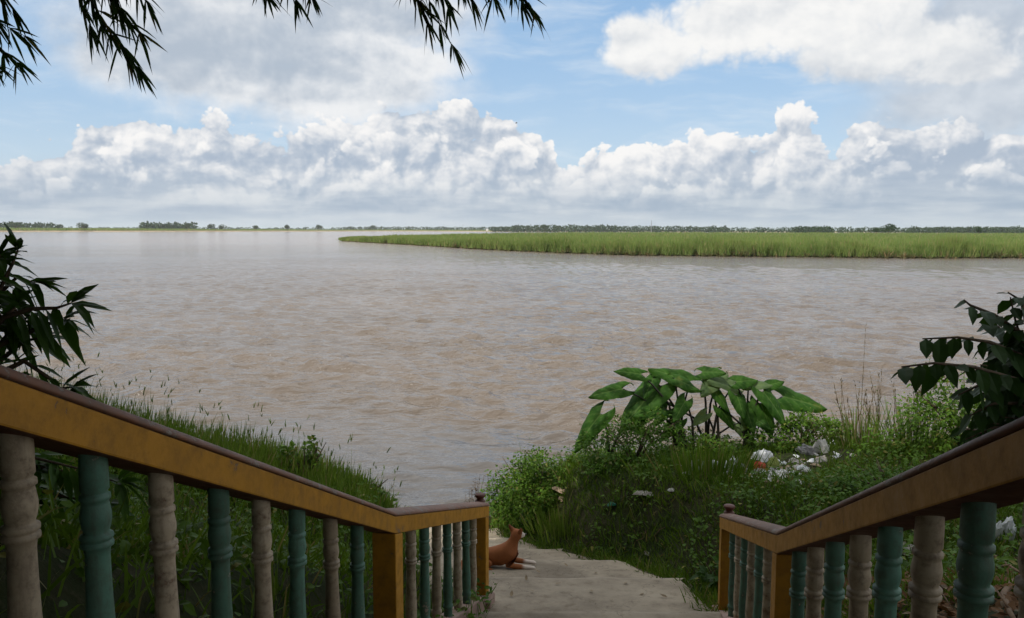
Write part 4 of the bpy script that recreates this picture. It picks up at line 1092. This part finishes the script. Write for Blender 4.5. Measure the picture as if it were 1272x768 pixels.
# ================================================================== LITTER
def crumple(name, parent, size, mat_, seed, flat=.55, sub=3, rough=.35, loc=(0, 0, 0)):
    """a crumpled sheet or bag: a slack skin of sharp little folds that settles on the ground"""
    n = 17 if sub > 2 else 8
    r = np.random.default_rng(seed); D = unit(r.normal(0, 1, (9, 2))); ph = r.uniform(0, 6, 9); fr = r.uniform(2.0, 8.5, 9)
    u, v = np.meshgrid(np.linspace(-1, 1, n), np.linspace(-1, 1, n)); u = u + r.normal(0, .25 / n, u.shape); v = v + r.normal(0, .25 / n, v.shape)
    x = u * np.sqrt(np.clip(1 - v * v * .42, .1, 1)); y = v * np.sqrt(np.clip(1 - u * u * .42, .1, 1)); rad = np.hypot(x, y)
    ridge = sum((1 - np.abs(np.sin(fr[i] * (u * D[i, 0] + v * D[i, 1]) + ph[i]))) / (1 + .25 * i) for i in range(9)) / 3.2
    ang = np.arctan2(y, x); out = 1 + .22 * np.sin(3 * ang + ph[0]) + .14 * np.sin(5 * ang + ph[1])
    z = np.clip(1 - rad ** 2 * .95, 0, 1) ** .6 * (.30 + .85 * ridge) + .10 * ridge
    z = np.where(rad > .93, -.10, z)
    V = np.stack([(x + .12 * ridge) * out * size[0] * .55, y * out * size[1] * .55, z * size[2] * .8], -1).reshape(-1, 3)
    q = (np.arange(n - 1)[:, None] * n + np.arange(n - 1)[None]).ravel()
    F = np.concatenate([np.stack([q, q + 1, q + 1 + n], 1), np.stack([q, q + 1 + n, q + n], 1)])
    return link(name, tri_mesh(name, V, F, mat_), parent, loc)
def plastic(name, col, tr=.0, rough=.35, spec=.5, tint=None):
    m, N = mat(name); P = objP(N); n = N.noise(P, 12.0, 5.0, .7)
    c = N.mix(N.ss(n, .35, .65), C(col), C(tint or [v * .7 for v in col]))
    p = pbsdf(N, c, rough, spec, bump(N, n, .8, .01))
    if tr:
        t = N.n('ShaderNodeBsdfTransparent'); t.inputs[0].default_value = (.93, .95, .96, 1); mx = N.n('ShaderNodeMixShader')
        N.put(mx.inputs[0], N.m('MULTIPLY', N.ss(n, .7, .35), tr)); N.t.links.new(p, mx.inputs[1]); N.t.links.new(t.outputs[0], mx.inputs[2]); p = mx.outputs[0]
    else:
        t = N.n('ShaderNodeBsdfTranslucent'); N.put(t.inputs[0], c); mx = N.n('ShaderNodeMixShader'); mx.inputs[0].default_value = .25
        N.t.links.new(p, mx.inputs[1]); N.t.links.new(t.outputs[0], mx.inputs[2]); p = mx.outputs[0]
    finish(N, p); return m
M['p_white'] = plastic('white_plastic', (.78, .77, .74), tint=(.55, .53, .50)); M['p_clear'] = plastic('clear_plastic', (.80, .82, .84), .35, .2)
M['p_red'] = plastic('red_wrapper', (.62, .09, .05)); M['p_lime'] = plastic('lime_plastic', (.42, .48, .14)); M['p_green'] = plastic('teal_plastic', (.03, .30, .20))
M['p_grey'] = plastic('grey_plastic', (.40, .40, .41), tint=(.22, .21, .20)); M['p_paper'] = plastic('soiled_paper', (.56, .42, .30), rough=.9, spec=.1, tint=(.34, .25, .17))
M['p_dirty'] = plastic('dirty_white_plastic', (.52, .49, .44), rough=.6, tint=(.26, .23, .19))
m_, N_ = mat('silver_foil'); finish(N_, pbsdf(N_, (.75, .75, .76, 1), .22, .5, bump(N_, N_.noise(objP(N_), 18.0, 4.0, .7), 1.0, .01), Metallic=.9)); M['p_foil'] = m_
def piece(name, label, px, py, size, m, seed, flat=.55, rough=.75, dz=.02, cat='litter', group=None, sub=3):
    q = hit(px, py); o = crumple(name, None, size, M[m], seed, flat, sub, rough, (q[0], q[1], q[2] + dz))
    o.rotation_euler = (rng.normal(0, .2), rng.normal(0, .2), rng.uniform(0, 6)); return tag(o, label, cat, group)
piece('plastic_bag', 'large clear and white plastic bag at the upper right end of the litter heap', 1030, 556, (.34, .28, .26), 'p_clear', 1, .8)
piece('plastic_bag', 'bunched white plastic bag against the large clear bag', 1022, 560, (.22, .18, .20), 'p_white', 2, .8)
piece('plastic_bag', 'clear crumpled bag above the red wrapper', 948, 571, (.26, .2, .17), 'p_clear', 3, .7)
piece('wrapper', 'red crumpled wrapper in the litter heap', 944, 582, (.20, .14, .11), 'p_red', 4, .6)
piece('plastic_bag', 'lime green plastic bag beside the red wrapper', 960, 580, (.15, .13, .15), 'p_lime', 5, .8)
piece('wrapper', 'shiny silver wrapper left of the red wrapper', 910, 584, (.19, .15, .19), 'p_foil', 6, .8, .5)
piece('wrapper', 'grey wrapper just right of the shiny silver wrapper', 921, 585, (.18, .12, .10), 'p_grey', 7, .6)
piece('plastic_bag', 'thin clear plastic heap at the left end of the litter', 878, 583, (.30, .22, .16), 'p_clear', 8, .6, .6)
piece('plastic_strip', 'thin white plastic strip standing at the far left of the litter', 862, 584, (.07, .05, .16), 'p_white', 9, .9)
piece('plastic_scrap', 'white plastic scrap lying at the far left of the litter', 853, 592, (.13, .09, .06), 'p_white', 10, .5)
piece('plastic_sheet', 'flattened white plastic sheet below the lime green bag', 968, 593, (.36, .20, .09), 'p_white', 11, .4, .5)
piece('plastic_sheet', 'black and white crumpled sheet left of the white bag', 1003, 562, (.30, .16, .10), 'p_grey', 12, .5, .6)
piece('paper', 'crumpled beige paper in the grass above the dog', 697, 613, (.24, .18, .08), 'p_paper', 13, .6, .6)
piece('paper', 'small beige paper flake under the crumpled beige paper', 698, 622, (.10, .07, .05), 'p_paper', 14, .5)
piece('paper', 'pale crumpled paper in the grass right of the teal scrap', 799, 616, (.26, .15, .065), 'p_dirty', 15, .6, .5)
piece('plastic_scrap', 'small white scrap right of the pale crumpled paper', 834, 611, (.08, .06, .04), 'p_white', 16, .5)
piece('plastic_scrap', 'small teal plastic scrap in the grass', 760, 629, (.12, .08, .05), 'p_green', 17, .5)
piece('plastic_scrap', 'white scrap by itself right of the large clear bag', 1059, 567, (.09, .06, .03), 'p_white', 18, .5)
piece('plastic_scrap', 'white bit of plastic under the elephant ear stalks', 928, 533, (.16, .08, .05), 'p_dirty', 21, .6)
piece('plastic_scrap', 'pale scrap in the dry patch by the right end post', 806, 690, (.09, .06, .03), 'p_dirty', 19, .4)
k = 0
while k < 84:
    if k < 56: px, py = rng.normal(985, 36), 0; py = 579 - (px - 990) * .20 + rng.normal(0, 7)
    elif k < 70: px, py = rng.normal(892, 26), rng.normal(587, 5)
    else: px, py = rng.normal(965, 14), rng.normal(590, 4)
    s = rng.uniform(.05, .125)
    piece('litter_scrap', 'small pale scrap of plastic or paper in the litter heap on the right bank', px, py, (s * 1.3, s, s * rng.uniform(.15, .42)), rng.choice(['p_white', 'p_dirty', 'p_dirty', 'p_grey', 'p_paper', 'p_clear']), 100 + k, .35, .9, .012, 'litter', 'small scraps in the litter heap', 2); k += 1

# --- rubbish, dead leaves and branches behind the right balustrade
piece('plastic_bag', 'clear wrinkled plastic bag with a white label, behind the right balusters', 1246, 672, (.20, .16, .24), 'p_clear', 31, .9, .5, .06)
piece('paper', 'pale crumpled paper behind the middle right balusters', 1128, 690, (.2, .14, .12), 'p_dirty', 32, .6, .5)
def branch(label, pts, r, lift=.05):
    w = [Vector(hit(x, y)) + Vector((0, 0, lift + rng.uniform(0, .04))) for x, y in pts]
    mb = MB(); base = w[0].copy(); mb.tube([p - base for p in w], list(np.linspace(r, r * .45, len(w))), 7)
    for k in range(3):
        a = w[1].lerp(w[-1], rng.uniform(0, .8)); mb.tube([a - base, a - base + Vector((rng.normal(0, .12), rng.normal(0, .12), rng.uniform(0, .12)))], [r * .4, r * .15], 5)
    o = mb.build('dry_branch', M['deadwood'], None, True, base); tag(o, label, 'branch')
M['deadwood'] = plain('dead_wood', (.17, .11, .065), .8, .2)
branch('thick dry branch leaning behind the green right baluster', [(1205, 685), (1235, 705), (1262, 727), (1290, 745)], .016, .10)
branch('curved brown branch at the bottom right corner', [(1258, 735), (1246, 752), (1254, 778), (1270, 800)], .022)
branch('thin dry twig behind the lower right balusters', [(1140, 710), (1165, 738), (1185, 770)], .008)
branch('thin pale twig lying in the dry patch of the right bank', [(791, 678), (799, 672), (803, 664)], .007, .03)
branch('forked dry twig by the right end post', [(812, 672), (820, 664), (828, 660)], .006, .03)
dl = ground_pts(5200, 1.8, 5.0, 1.6, 6.6, lambda x, y, z: (x > xr_f(y) - .1) & (z > .2))
M['dead_leaf'] = foliage('dead_leaf', (.10, .045, .018), (.20, .11, .05), (.26, .20, .13), .1, .8, .15)
n = len(dl); l = rng.uniform(.05, .13, n)
V, F = scatter(dl + np.stack([np.zeros(n), np.zeros(n), rng.uniform(.005, .09, n)], 1), rdir(n, -.35, .35), unit(rng.normal(0, .45, (n, 3)) + [0, 0, 1]), l, l * .45, rng.uniform(-.2, .4, n))
kind(link('dead_leaves', tri_mesh('dead_leaves', V, F, M['dead_leaf'])), 'stuff')
# a few dry leaves on the path
spots = [(690, 726), (742, 711), (779, 723), (716, 740), (665, 735), (801, 737), (748, 693), (636, 742), (830, 742), (706, 704), (672, 712), (655, 722), (735, 733), (612, 752), (760, 744), (850, 733)]
proto = None
def path_z(y):
    for a, b, z0, z1 in TREADS:
        if a <= y < b: return z0 + (z1 - z0) * (y - a) / (b - a)
    return 0
for i, (px, py) in enumerate(spots):
    for y in np.linspace(5.5, 13, 900):
        q = at_depth(px, py, y)
        if q[2] <= path_z(y) + .01: break
    if proto is None:
        V, F = scatter([[0, 0, .004]], [[1, 0, .05]], [[0, .1, 1]], .075, .035, -.25, LEAF); proto = link('dry_leaf', tri_mesh('dry_leaf', V, F, M['dead_leaf'])); o = proto
    else: o = proto.copy(); COL.objects.link(o)
    o.location = (q[0], q[1], path_z(q[1]) + .010); o.rotation_euler = (rng.normal(0, .15), rng.normal(0, .15), rng.uniform(0, 6)); s = rng.uniform(.5, 1.1); o.scale = (s, s, s)
    tag(o, 'small brown dry leaf fallen on the concrete path', 'leaf', 'dry leaves on the path')

# ================================================================== THE REED ISLAND
def at_water(px, py): r = ray(px, py); r = r * (-H / r[2]); return r[:2]
FRONT = [(425, 299.5), (450, 301), (480, 302.5), (520, 305), (560, 307.5), (600, 310), (640, 312), (700, 314.5), (760, 316.5), (800, 317.5), (850, 318), (900, 318.5), (960, 319), (1020, 319.6),
         (1100, 320.5), (1160, 321), (1210, 320.5), (1272, 320.5), (1340, 321.5), (1460, 322), (1650, 324)]
roll = lambda px: (px - 636) * math.tan(ROLL)
fw = np.array([at_water(px, py - roll(px) * 1.0) for px, py in FRONT])
ANG = np.arctan2(fw[:, 0], fw[:, 1]); DST = np.hypot(fw[:, 0], fw[:, 1])
def back_d(a):
    p = np.tan(a) * FPX + 636
    return np.interp(p, [425, 470, 510, 560, 640, 800, 1300, 1650], [8, 70, 160, 300, 560, 900, 900, 900])
ag = np.linspace(ANG[0], ANG[-1], 90)
rows = []
for o_, zz in ((0, -.3), (.8, .25), (3, .8), (12, 1.1), (1, 1.0)):
    d = np.interp(ag, ANG, DST) + (o_ if o_ != 1 else back_d(ag)); rows.append(np.stack([np.sin(ag) * d, np.cos(ag) * d, np.full(90, zz)], 1))
V = np.concatenate(rows); a = (np.arange(4)[:, None] * 90 + np.arange(89)[None]).ravel(); F = np.stack([a, a + 1, a + 91, a + 90], 1)
M['island'] = plain('island_soil', (.06, .065, .025), .9, .1, scale=.3)
kind(link('island_ground', tri_mesh('island_ground', V, F, M['island'], smooth=True)), 'structure')
n = 52000
px = rng.uniform(425, 1420, n); aa = np.arctan((px - 636) / FPX)
bd = back_d(aa); e = np.where(rng.random(n) < .45, rng.exponential(2.5, n) + .6, (rng.random(n) ** 1.7) * bd); k = e < bd; aa, e, bd = aa[k], e[k], bd[k]; n = len(aa)
d = np.interp(aa, ANG, DST) + e + 1.6 * np.sin(np.degrees(aa) * 5.0) + 1.1 * np.sin(np.degrees(aa) * 13.0 + 1)
P = np.stack([np.sin(aa) * d, np.cos(aa) * d, np.minimum(.15 + e * .12, 1.0)], 1)
lump = .55 + .45 * patchy(P[:, 0], P[:, 1] * .4, .11, 1) + .25 * np.sin(P[:, 0] * .35) * np.sin(P[:, 1] * .23)
cl = np.sin(P[:, 0] * .52 + 1.7 * np.sin(P[:, 1] * .31)) * np.sin(P[:, 1] * .44 + 1.3 * np.sin(P[:, 0] * .19)) + .7 * np.sin(P[:, 0] * 1.15 + P[:, 1] * .8)
ht = np.interp(d, [140, 200, 330, 1200], [3.6, 3.1, 2.1, 3.0]) * (1 + .16 * cl * np.exp(-e / 14)) * (.86 + .22 * np.sin(P[:, 0] * .21 + 2 * np.sin(P[:, 1] * .05)) * np.sin(P[:, 0] * .083 + 1) + rng.normal(0, .07, n)) * (.62 + .38 * lump) * np.minimum(1, .55 + e / 3.0) * np.clip((np.degrees(aa) - np.degrees(ANG[0])) / 2.5 + .45, .4, 1)
per = 7; P4 = np.repeat(P, per, 0); m = len(P4); far_w = np.repeat(np.clip(d / 170, .8, 4.0), per)
P4[:, :2] += rng.normal(0, .35, (m, 2)) * far_w[:, None]
ax = unit(np.stack([rng.normal(0, .17, m), rng.normal(0, .17, m), np.ones(m)], 1)); L = np.repeat(ht, per) * rng.uniform(.6, 1.15, m)
V, F = scatter(P4, ax, rdir(m, -.2, .2), L,   .095 * far_w * rng.uniform(.6, 1.4, m), rng.uniform(.0, .28, m), BLADE)
kind(link('reeds', tri_mesh('reeds', V, F, M['reed'])), 'stuff')
# browner stems and low weeds along the waterline
n = 30000; px = rng.uniform(425, 1420, n); aa = np.arctan((px - 636) / FPX); e = rng.exponential(.9, n) - .4; d = np.interp(aa, ANG, DST) + e - .3 + 1.6 * np.sin(np.degrees(aa) * 5.0) + 1.1 * np.sin(np.degrees(aa) * 13.0 + 1)
P = np.stack([np.sin(aa) * d, np.cos(aa) * d, np.full(n, -.05)], 1)
hl = .5 + 2.3 * patchy(P[:, 0], P[:, 1], .16, 2) ** 1.5 + .5 * np.sin(P[:, 0] * .9) * np.sin(P[:, 0] * .37)
V, F = scatter(P, unit(np.stack([rng.normal(0, .35, n), rng.normal(-.15, .3, n), np.ones(n)], 1)), rdir(n, -.2, .2), hl * rng.uniform(.4, 1.1, n), .14, rng.uniform(.1, .6, n), BLADE)
kind(link('waterline_reeds', tri_mesh('waterline_reeds', V, F, M['reed_low'])), 'stuff')

# ================================================================== FAR BANKS, WOODS AND SINGLE TREES
def polar(px, d): a = math.atan((px - 636) / FPX); return np.array([math.sin(a) * d, math.cos(a) * d])
# land behind the river: left bank close to 1.7 km away, running back to the horizon
pxs = np.linspace(-500, 1900, 160)
edge = np.interp(pxs, [-500, 0, 200, 400, 480, 620, 1900], [1350, 1500, 1600, 1900, 2200, 2000, 1700])
edge = edge + 25 * np.sin(pxs * .11) + 18 * np.sin(pxs * .31)
rows = []
for o_, zz in ((0, -.5), (10, 1.2), (26, 1.8), (70, 3.0), (1500, 4.2), (9000, 4.2), (40000, 4.2)):
    rows.append(np.array([list(polar(p, d_ + o_)) + [zz] for p, d_ in zip(pxs, edge)]))
V = np.concatenate(rows); a = (np.arange(6)[:, None] * 160 + np.arange(159)[None]).ravel(); F = np.stack([a, a + 1, a + 161, a + 160], 1)
mi = np.repeat([0, 0, 0, 1, 1, 1], 159)
M['sandbank'] = plain('sandy_bank', (.30, .24, .16), .9, .1, scale=.05); M['plain'] = plain('far_plain', (.08, .12, .035), .9, .1, scale=.02)
kind(link('far_bank', tri_mesh('far_bank', V, F, [M['sandbank'], M['plain']], mi, True)), 'structure')
n = 46000; px = rng.uniform(-60, 660, n); d = np.interp(px, pxs, edge) + 20 + np.abs(rng.normal(0, 1, n)) * 160
P = np.array([list(polar(p, q)) + [2.2] for p, q in zip(px, d)])
gap = patchy(P[:, 0], P[:, 1], .006, 1)
hts = np.interp(px, [0, 130, 200, 420, 660], [6.5, 5.8, 3.8, 3.2, 2.6]) * rng.uniform(.5, 1.15, n) * (.55 + .6 * gap)
V, F = scatter(P, unit(np.stack([rng.normal(0, .25, n), rng.normal(0, .2, n), np.ones(n)], 1)), rdir(n, -.2, .2), hts, 2.2, .1, CARD)
kind(link('far_field', tri_mesh('far_field', V, F, M['field'])), 'stuff')

def clumps(c, rad, n, s):
    d = rdir(n); r = rng.uniform(.5, 1.0, n)[:, None]; p = c + d * r * rad
    return scatter(p, unit(d + rdir(n) * .6), rdir(n), s * rng.uniform(.6, 1.4, n), s * .55 * rng.uniform(.6, 1.4, n), .2, CARD)
# the continuous belt of woods on the horizon
parts = []
def belt(x0, x1, d0, d1, h0, h1, step, n=85):
    px = x0
    while px < x1:
        d = rng.uniform(d0, d1); h = rng.uniform(h0, h1); w = h * rng.uniform(.55, .95); q = polar(px, d)
        parts.append(clumps(np.array([q[0], q[1], 2.2 + h * .48]), np.array([w * .7, w * .6, h * .5]), n, h * .34)); px += step * rng.uniform(.4, 1.6)
belt(612, 640, 1850, 1950, 8.5, 11, 2.0); belt(636, 760, 1750, 1950, 10, 14, 2.0); belt(760, 900, 1700, 1950, 9, 12, 2.6); belt(880, 1300, 1450, 1800, 6.0, 9, 3.0)
belt(430, 620, 2400, 2800, 9, 12, 2.0); belt(-80, 440, 2500, 2900, 5.0, 9.5, 2.0); belt(180, 242, 1850, 1950, 12, 17, 2.0); belt(985, 1030, 1250, 1350, 7, 9, 2.0); belt(1130, 1300, 1500, 1600, 7, 10, 3.0)
belt(-60, 70, 1900, 2100, 12, 16, 3)
V, F = join(parts); kind(link('distant_woods', tri_mesh('distant_woods', V, F, M['far_leaf'])), 'stuff')
def far_tree(label, px, d, h, w, cat='tree'):
    q = polar(px, d); root = empty('tree', (q[0], q[1], 1.8), label, cat, 'single trees on the far banks')
    mb = MB(); mb.tube([(0, 0, 0), (h * .02, 0, h * .3), (0, 0, h * .65)], [h * .035, h * .028, h * .012], 7)
    for k in range(4):
        a = k * 1.6; mb.tube([(0, 0, h * .3), (math.cos(a) * w * .3, math.sin(a) * w * .3, h * .6)], [h * .018, h * .006], 5)
    mb.build('trunk', M['bark'], root, True)
    ps = []
    for k in range(9):
        dd = rdir(1, -.5, 1)[0]; c = np.array([dd[0] * w * .32, dd[1] * w * .32, h * .62 + dd[2] * h * .22])
        ps.append(clumps(c, np.array([w * .24, w * .24, h * .17]), 70, h * .13))
    V, F = join(ps); link('crown', tri_mesh('crown', V, F, M['far_leaf']), root)
far_tree('large round dark tree standing alone beyond the reeds on the right', 1101, 700, 8.6, 11.0)
far_tree('smaller tree just left of the large round tree beyond the reeds', 1086, 720, 6.0, 7.5)
far_tree('narrow upright tree near the right edge beyond the reeds', 1213, 800, 6.3, 4.5)
far_tree('dark round tree near the end of the left far bank, closest to the reed tip', 397, 1750, 13, 15)
far_tree('slim tree left of the dark round tree at the end of the far bank', 358, 1800, 14, 9)
far_tree('pair forming low dark tree in the middle of the left far bank, left one', 265, 1750, 14, 16)
far_tree('pair forming low dark tree in the middle of the left far bank, right one', 278, 1750, 13, 15)
far_tree('small tree between the low dark pair and the slim tree', 318, 1850, 12, 13)
far_tree('dark tree on the far left bank, in front of the green field', 104, 1560, 14, 17)
far_tree('little tree left of the dark one on the far left bank', 76, 1650, 12, 14)
far_tree('broad low tree at the left end of the far bank', 22, 1600, 15, 26)
far_tree('tall tree at the right end of the wood on the left far bank', 234, 1700, 15, 16)
far_tree('rounded tree on the horizon just past the dark round tree', 464, 2300, 15, 18)
far_tree('dark tree rising above the far wood left of the lattice mast', 676, 1700, 14, 13)
# masts and a hut
M['steel'] = plain('galvanised_steel', (.22, .23, .24), .5, .5)
def mast(label, px, d, h, lattice):
    q = polar(px, d); mb = MB(); w = h * .045 if lattice else .25
    if lattice:
        for sx in (-1, 1):
            for sy in (-1, 1): mb.tube([(sx * w, sy * w, 0), (sx * w * .2, sy * w * .2, h)], [.16, .12], 4)
        for k in range(10):
            z0 = h * k / 10; z1 = h * (k + 1) / 10; f0 = 1 - .8 * k / 10; f1 = 1 - .8 * (k + 1) / 10
            for sy in (-1, 1):
                mb.tube([(-w * f0, sy * w * f0, z0), (w * f1, sy * w * f1, z1)], [.08, .08], 4); mb.tube([(w * f0, sy * w * f0, z0), (-w * f1, sy * w * f1, z1)], [.08, .08], 4)
    else:
        mb.tube([(0, 0, 0), (0, 0, h)], [w, w * .6], 6); mb.tube([(-1.2, 0, h * .9), (1.2, 0, h * .9)], [.12, .12], 4)
    o = mb.build('mast', M['steel'], None, False, (q[0], q[1], 1.5)); tag(o, label, 'mast')
mast('thin lattice mast rising above the wood beyond the reeds', 808, 1650, 23, True)
mast('lone pole on the horizon left of the white hut', 575, 1800, 16, False)
q = polar(605, 1650); hut = empty('hut', (q[0], q[1], 3.0), 'small white walled hut on the horizon at the end of the wood', 'hut')
M['lime'] = plain('whitewash', (.75, .74, .70), .8, .2); M['tin'] = plain('tin_roof', (.45, .46, .47), .5, .4)
mb = MB(); mb.add([(-4, -3, 0), (4, -3, 0), (4, 3, 0), (-4, 3, 0), (-4, -3, 5.2), (4, -3, 5.2), (4, 3, 5.2), (-4, 3, 5.2), (-4, 0, 7), (4, 0, 7)], [(0, 1, 5, 4), (1, 2, 6, 9, 5), (2, 3, 7, 6), (3, 0, 4, 8, 7)]); mb.build('wall', M['lime'], hut)
mb = MB(); mb.add([(-4.5, -3.6, 4.9), (4.5, -3.6, 4.9), (4.5, 0, 7.15), (-4.5, 0, 7.15), (-4.5, 3.6, 4.9), (4.5, 3.6, 4.9)], [(0, 1, 2, 3), (3, 2, 5, 4)]); rf = mb.build('roof', M['tin'], hut)
sd = rf.modifiers.new('thick', 'SOLIDIFY'); sd.thickness = .12; sd.offset = 1
mb = MB(); mb.add([(-.6, -3.04, 0), (.6, -3.04, 0), (.6, -3.04, 2.2), (-.6, -3.04, 2.2), (-.6, -2.9, 0), (.6, -2.9, 0), (.6, -2.9, 2.2), (-.6, -2.9, 2.2)], [(0, 1, 2, 3), (3, 2, 6, 7), (0, 3, 7, 4), (1, 5, 6, 2)]); mb.build('door', M['bark'], hut)

hut.scale = (.55, .55, .6)
# a bird far out over the river
q = at_depth(641, 153, 150.0)
mb = MB(); mb.lathe([(.005, -.22), (.05, -.12), (.075, 0), (.05, .12), (.02, .19), (.004, .24)], 8)
b = mb.build('bird', plain('dark_feathers', (.02, .02, .022), .7, .2), None, True, tuple(q)); b.rotation_euler = (0, math.radians(82), math.radians(15))
bm = bmesh.new(); bm.from_mesh(b.data)
for s in (-1, 1):
    vs_ = [bm.verts.new(p) for p in ((0, s * .04, -.10), (0, s * .04, .08), (-.12, s * .30, .05), (-.12, s * .28, -.08), (-.06, s * .55, -.06))]
    bm.faces.new((vs_[0], vs_[1], vs_[2], vs_[3])); bm.faces.new((vs_[3], vs_[2], vs_[4]))
bm.to_mesh(b.data); bm.free()
tag(b, 'small dark bird flying against the white cloud', 'bird')

SC.cycles.max_bounces = 6; SC.cycles.diffuse_bounces = 3; SC.cycles.glossy_bounces = 2; SC.cycles.transparent_max_bounces = 8; SC.cycles.transmission_bounces = 3
SC.cycles.sample_clamp_direct = 6.0; SC.cycles.sample_clamp_indirect = 4.0
SC.cycles.caustics_reflective = False; SC.cycles.caustics_refractive = False

# the damp air over the river
mb = MB(); X = 46000.0
mb.add([(-X, -X, -4), (X, -X, -4), (X, X, -4), (-X, X, -4), (-X, -X, 34), (X, -X, 34), (X, X, 34), (-X, X, 34)], [(3, 2, 1, 0), (4, 5, 6, 7), (0, 1, 5, 4), (1, 2, 6, 5), (2, 3, 7, 6), (3, 0, 4, 7)])
hm = bpy.data.materials.new('damp_air'); hm.use_nodes = True; N_ = NT(hm.node_tree)
pv = N_.n('ShaderNodeVolumePrincipled'); pv.inputs['Color'].default_value = (.86, .92, 1, 1); pv.inputs['Density'].default_value = .00006; pv.inputs['Anisotropy'].default_value = .2
ho = N_.n('ShaderNodeOutputMaterial'); N_.t.links.new(pv.outputs[0], ho.inputs['Volume'])
kind(mb.build('haze', hm), 'stuff')
SC.cycles.volume_bounces = 1
